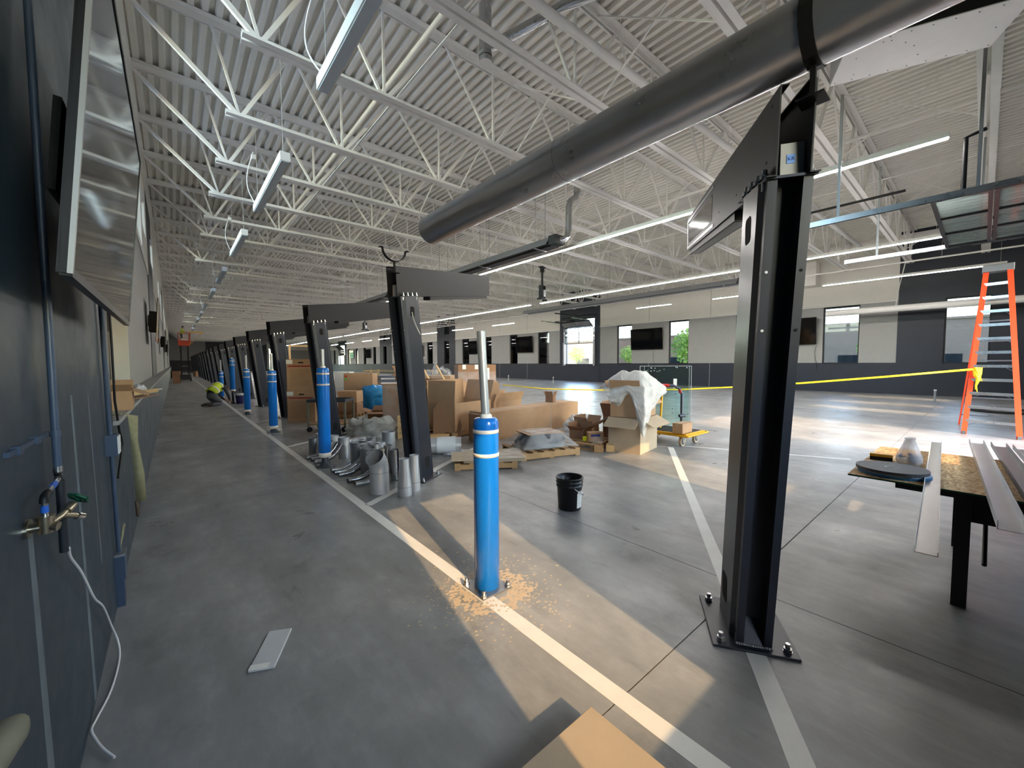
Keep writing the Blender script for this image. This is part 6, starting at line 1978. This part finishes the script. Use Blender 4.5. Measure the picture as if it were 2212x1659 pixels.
# man on the lift, standing and leaning on the rail
J2 = {'pel': (V((0, 0, 0.95)), 0.14), 'wst': (V((0.0, 0, 1.1)), 0.13), 'chs': (V((0.05, 0, 1.34)), 0.155), 'nck': (V((0.10, 0, 1.5)), 0.06), 'hed': (V((0.14, 0, 1.6)), 0.085), 'top': (V((0.15, 0, 1.7)), 0.075),
      'shL': (V((0.06, 0.19, 1.40)), 0.07), 'elL': (V((0.22, 0.24, 1.16)), 0.05), 'hnL': (V((0.46, 0.18, 1.12)), 0.04), 'shR': (V((0.06, -0.19, 1.40)), 0.07), 'elR': (V((0.22, -0.24, 1.16)), 0.05), 'hnR': (V((0.46, -0.18, 1.12)), 0.04),
      'hpL': (V((0, 0.1, 0.88)), 0.1), 'knL': (V((0.03, 0.11, 0.5)), 0.075), 'anL': (V((0, 0.11, 0.09)), 0.055), 'toL': (V((0.16, 0.12, 0.045)), 0.045), 'hpR': (V((0, -0.1, 0.88)), 0.1), 'knR': (V((0.03, -0.11, 0.5)), 0.075), 'anR': (V((0, -0.11, 0.09)), 0.055), 'toR': (V((0.16, -0.12, 0.045)), 0.045)}
for s_ in 'LR':
    sg = 1 if s_ == 'L' else -1
    for q in range(4):
        J2['f%s%d' % (s_, q)] = (V((0.53, sg * (0.15 + 0.02 * q), 1.10)), 0.01)
        J2['g%s%d' % (s_, q)] = (V((0.55, sg * (0.15 + 0.02 * q), 1.07)), 0.009)
    J2['t' + s_] = (V((0.50, sg * 0.13, 1.09)), 0.011)
E2 = [('pel', 'wst'), ('wst', 'chs'), ('chs', 'nck'), ('nck', 'hed'), ('hed', 'top')]
for s_ in 'LR':
    E2 += [('chs', 'sh' + s_), ('sh' + s_, 'el' + s_), ('el' + s_, 'hn' + s_), ('pel', 'hp' + s_), ('hp' + s_, 'kn' + s_), ('kn' + s_, 'an' + s_), ('an' + s_, 'to' + s_), ('hn' + s_, 't' + s_)]
    for q in range(4):
        E2 += [('hn' + s_, 'f%s%d' % (s_, q)), ('f%s%d' % (s_, q), 'g%s%d' % (s_, q))]
def paintB(c):
    if c.z > 1.47: return 2
    if c.x > 0.30 and c.z > 1.0: return 2
    if c.z < 0.14: return 3
    return 0 if c.z > 1.0 else 1
mn = person('worker in a bright yellow shirt standing on the scissor lift', J2, E2, 'pel', {'mats': ['vest', 'grey_cloth', 'skin', 'boot'], 'fn': paintB}, (0.66, 49.4, 3.5), 0.0, 1.0)
MB().ball((0.12, 0, 1.68), 0.1, 14, 0.7).build('hair', M['hair'], mn)
for sy in (-1, 1):
    MB().ball((0.215, sy * 0.035, 1.63), 0.012, 8).build('eye', M['matte_black'], mn)
    MB().ball((0.13, sy * 0.09, 1.61), 0.022, 8).build('ear', M['skin'], mn)
MB().ball((0.235, 0, 1.6), 0.017, 8).build('nose', M['skin'], mn)
# clutter at the far end of the aisle
for k, (x, y, s, lab) in enumerate(((-0.05, 44.0, 0.5, 'far brown carton by the wall before the lift'), (0.0, 60.0, 0.9, 'far dark carton stack at the end of the aisle'), (2.2, 66.0, 0.8, 'far tan carton at the foot of the end columns'))):
    carton(lab, (x + 0.2, y, 0), 0.1 * k, s, s * 1.3, s * 0.9, 'kraft_dark' if k < 2 else 'kraft')
t = thing('door_frame', 'raw timber door frame standing near the far end', 'frame', (11.5, 52.0, 0), 0)
MB().box(-1.3, -1.1, -0.06, 0.06, 0, 3.6).build('post', M['wood'], t)
MB().box(1.1, 1.3, -0.06, 0.06, 0, 3.6).build('post', M['wood'], t)
MB().box(-1.3, 1.3, -0.06, 0.06, 3.6, 3.8).build('header', M['wood'], t)
# ================================================================== outside
gnd = struct(MB().box(-60, 220, -90, 320, -0.5, -0.32).build('ground_outside', M['grass']))
MB().box(XR + 26, XR + 42, -90, 260, -0.32, -0.30).build('parking_lot', M['asphalt'], gnd)
MB().box(XU - 40, XR + 0.2, -40, YN - 0.3, -0.32, -0.06).build('apron', M['asphalt'], gnd)
MB().box(-60, XU - 0.75, -40, YF + 20, -0.32, -0.1).build('unseen_bounce_slab', M['asphalt'], gnd)  # added out of view so bounce light on the deck stays neutral
def block(name, lab, x0, x1, y0, y1, h, m, wins):
    t = thing(name, lab, 'building', (x0, y0, -0.3))
    MB().box(0, x1 - x0, 0, y1 - y0, 0, h).build('wall', m, t)
    MB().box(-0.2, x1 - x0 + 0.2, -0.2, y1 - y0 + 0.2, h, h + 0.35).build('parapet', M['brick'], t)
    for (a, b, z0, z1) in wins:
        MB().box(-0.08, 0.0, a, b, z0, z1).build('window', M['car_glass'], t)
block('warehouse', 'long tan brick warehouse across the lawn beyond the corner windows', 86, 120, -40, 26, 8.0, M['brick'], [(-0 + 6 + 9 * k, 6 + 9 * k + 5, 1.0, 3.0) for k in range(6)])
block('warehouse', 'long salmon brick warehouse beyond the car park', 98, 130, 34, 150, 8.5, M['brick_red'], [(5 + 10 * k, 10 + 10 * k, 1.0, 3.2) for k in range(9)])
LEAF = None
def tree(x, y, h, r, lab, m='leaf', seed=1):
    rg = random.Random(seed)
    t = thing('tree', lab, 'tree', (x, y, -0.32), 0, 'trees outside')
    MB().tube([(0, 0, 0), (0.1, 0.05, h * 0.35), (0.0, 0.1, h * 0.75)], 0.1, 8, radii=[0.16, 0.12, 0.04]).build('trunk', M['bark'], t)
    b = MB()
    for k in range(900):
        u, v, ww = rg.gauss(0, 1), rg.gauss(0, 1), rg.gauss(0, 1)
        L = math.sqrt(u * u + v * v + ww * ww)
        rr = rg.uniform(0.35, 1.0)
        c = V((u / L * r * rr, v / L * r * rr, h * 0.64 + ww / L * h * 0.36 * rr))
        s = rg.uniform(0.12, 0.3)
        a1 = V((rg.gauss(0, 1), rg.gauss(0, 1), rg.gauss(0, 1))).normalized()
        a2 = a1.cross(V((rg.gauss(0, 1), rg.gauss(0, 1), rg.gauss(0, 1)))).normalized()
        b.add([c - a1 * s, c - a2 * s * 0.6, c + a1 * s, c + a2 * s * 0.6], [(0, 1, 2, 3)])
    o = b.build('foliage', M[m], t)
    o['kind'] = 'stuff'
TR = [(70, 9.4, 5.8, 1.9, 'slender young tree outside the window beside the dark corner', 'leaf2'), (78, 6.4, 6.0, 1.8, 'half seen young tree behind the slender one outside', 'leaf'),
      (46, 22.4, 6.0, 1.9, 'leafy tree filling the window behind the glass cart', 'leaf'), (84, 55.5, 6, 2.4, 'round tree outside the window with the red cars', 'leaf2'),
      (84, 72, 7, 2.6, 'tree seen through the overhead door opening', 'leaf2'), (74, 82, 7, 3.0, 'tree outside the first window past the door bay', 'leaf'),
      (78, 94, 7, 3.0, 'tree outside the second window past the door bay', 'leaf'), (86, 118, 8, 3.4, 'bushy tree outside the third window past the door bay', 'leaf2'),
      (80, 126, 8, 3.4, 'bushy tree outside the fourth window past the door bay', 'leaf'), (84, 150, 9, 4, 'big tree outside the far narrow bay', 'leaf'), (90, 176, 9, 4, 'far tree beyond the narrow bay', 'leaf2'),
      (84, 205, 9, 4.5, 'far tree low beyond the end of the window wall', 'leaf'), (80, 232, 9, 5, 'farthest tree outside the window wall', 'leaf2')]
for k, a in enumerate(TR):
    tree(*a[:5], m=a[5], seed=20 + k)
def car(x, y, m, lab, rz=PI / 2, sc=1.0):
    t = thing('car', lab, 'car', (x, y, -0.30), rz, 'vehicles outside')
    body = [(-2.2, 0.35), (-2.15, 0.8), (-1.3, 0.95), (-0.75, 1.42), (0.75, 1.45), (1.45, 0.98), (2.15, 0.9), (2.25, 0.4), (1.8, 0.28), (-1.9, 0.28)]
    MB().prism([(a * sc, b_ * sc) for a, b_ in body][::-1], lambda a, b_: (a, -0.85, b_), lambda a, b_: (a, 0.85, b_)).build('body', M[m], t)
    MB().prism([(-1.15 * sc, 0.97 * sc), (-0.7 * sc, 1.38 * sc), (0.7 * sc, 1.4 * sc), (1.25 * sc, 1.0 * sc)][::-1], lambda a, b_: (a, -0.86, b_), lambda a, b_: (a, 0.86, b_)).build('glazing', M['car_glass'], t)
    for sx in (-1.35, 1.4):
        for sy in (-0.8, 0.8):
            MB().tube([(sx * sc, sy - 0.1, 0.32), (sx * sc, sy + 0.1, 0.32)], 0.32, 16).build('wheel', M['rubber'], t)
car(72, 1.2, 'car_white', 'white car parked outside the dark corner window')
car(76, 0.2, 'car_blue', 'blue car parked behind the white one outside')
car(74, 4.3, 'car_orange', 'orange vehicle outside the dark corner window')
for k, (y, m, lab) in enumerate(((36.5, 'car_red', 'red car outside the window by the television'), (30.5, 'car_white', 'pale car outside the window by the television'), (50, 'car_red', 'red car seen through the overhead door opening'),
                                 (56.5, 'car_white', 'white van seen through the overhead door opening'), (72, 'car_red', 'red car outside the first window past the door bay'), (92, 'car_red', 'red car outside the fourth window past the door bay'))):
    car(70, y * 1.28 + 4, m, lab)
t = thing('utility_pole', 'tall wooden utility pole outside beside the red cars', 'pole', (70, 33.0, -0.3))
MB().tube([(0, 0, 0), (0, 0, 11)], 0.13, 8).build('post', M['bark'], t)
MB().box(-0.06, 0.06, -1.0, 1.0, 9.8, 9.95).build('crossarm', M['bark'], t)
t = thing('utility_pole', 'utility pole outside above the leafy tree window', 'pole', (60, 26.6, -0.3))
MB().tube([(0, 0, 0), (0, 0, 9)], 0.12, 8).build('post', M['bark'], t)
MB().box(-0.06, 0.06, -1.0, 1.0, 8.2, 8.35).build('crossarm', M['bark'], t)
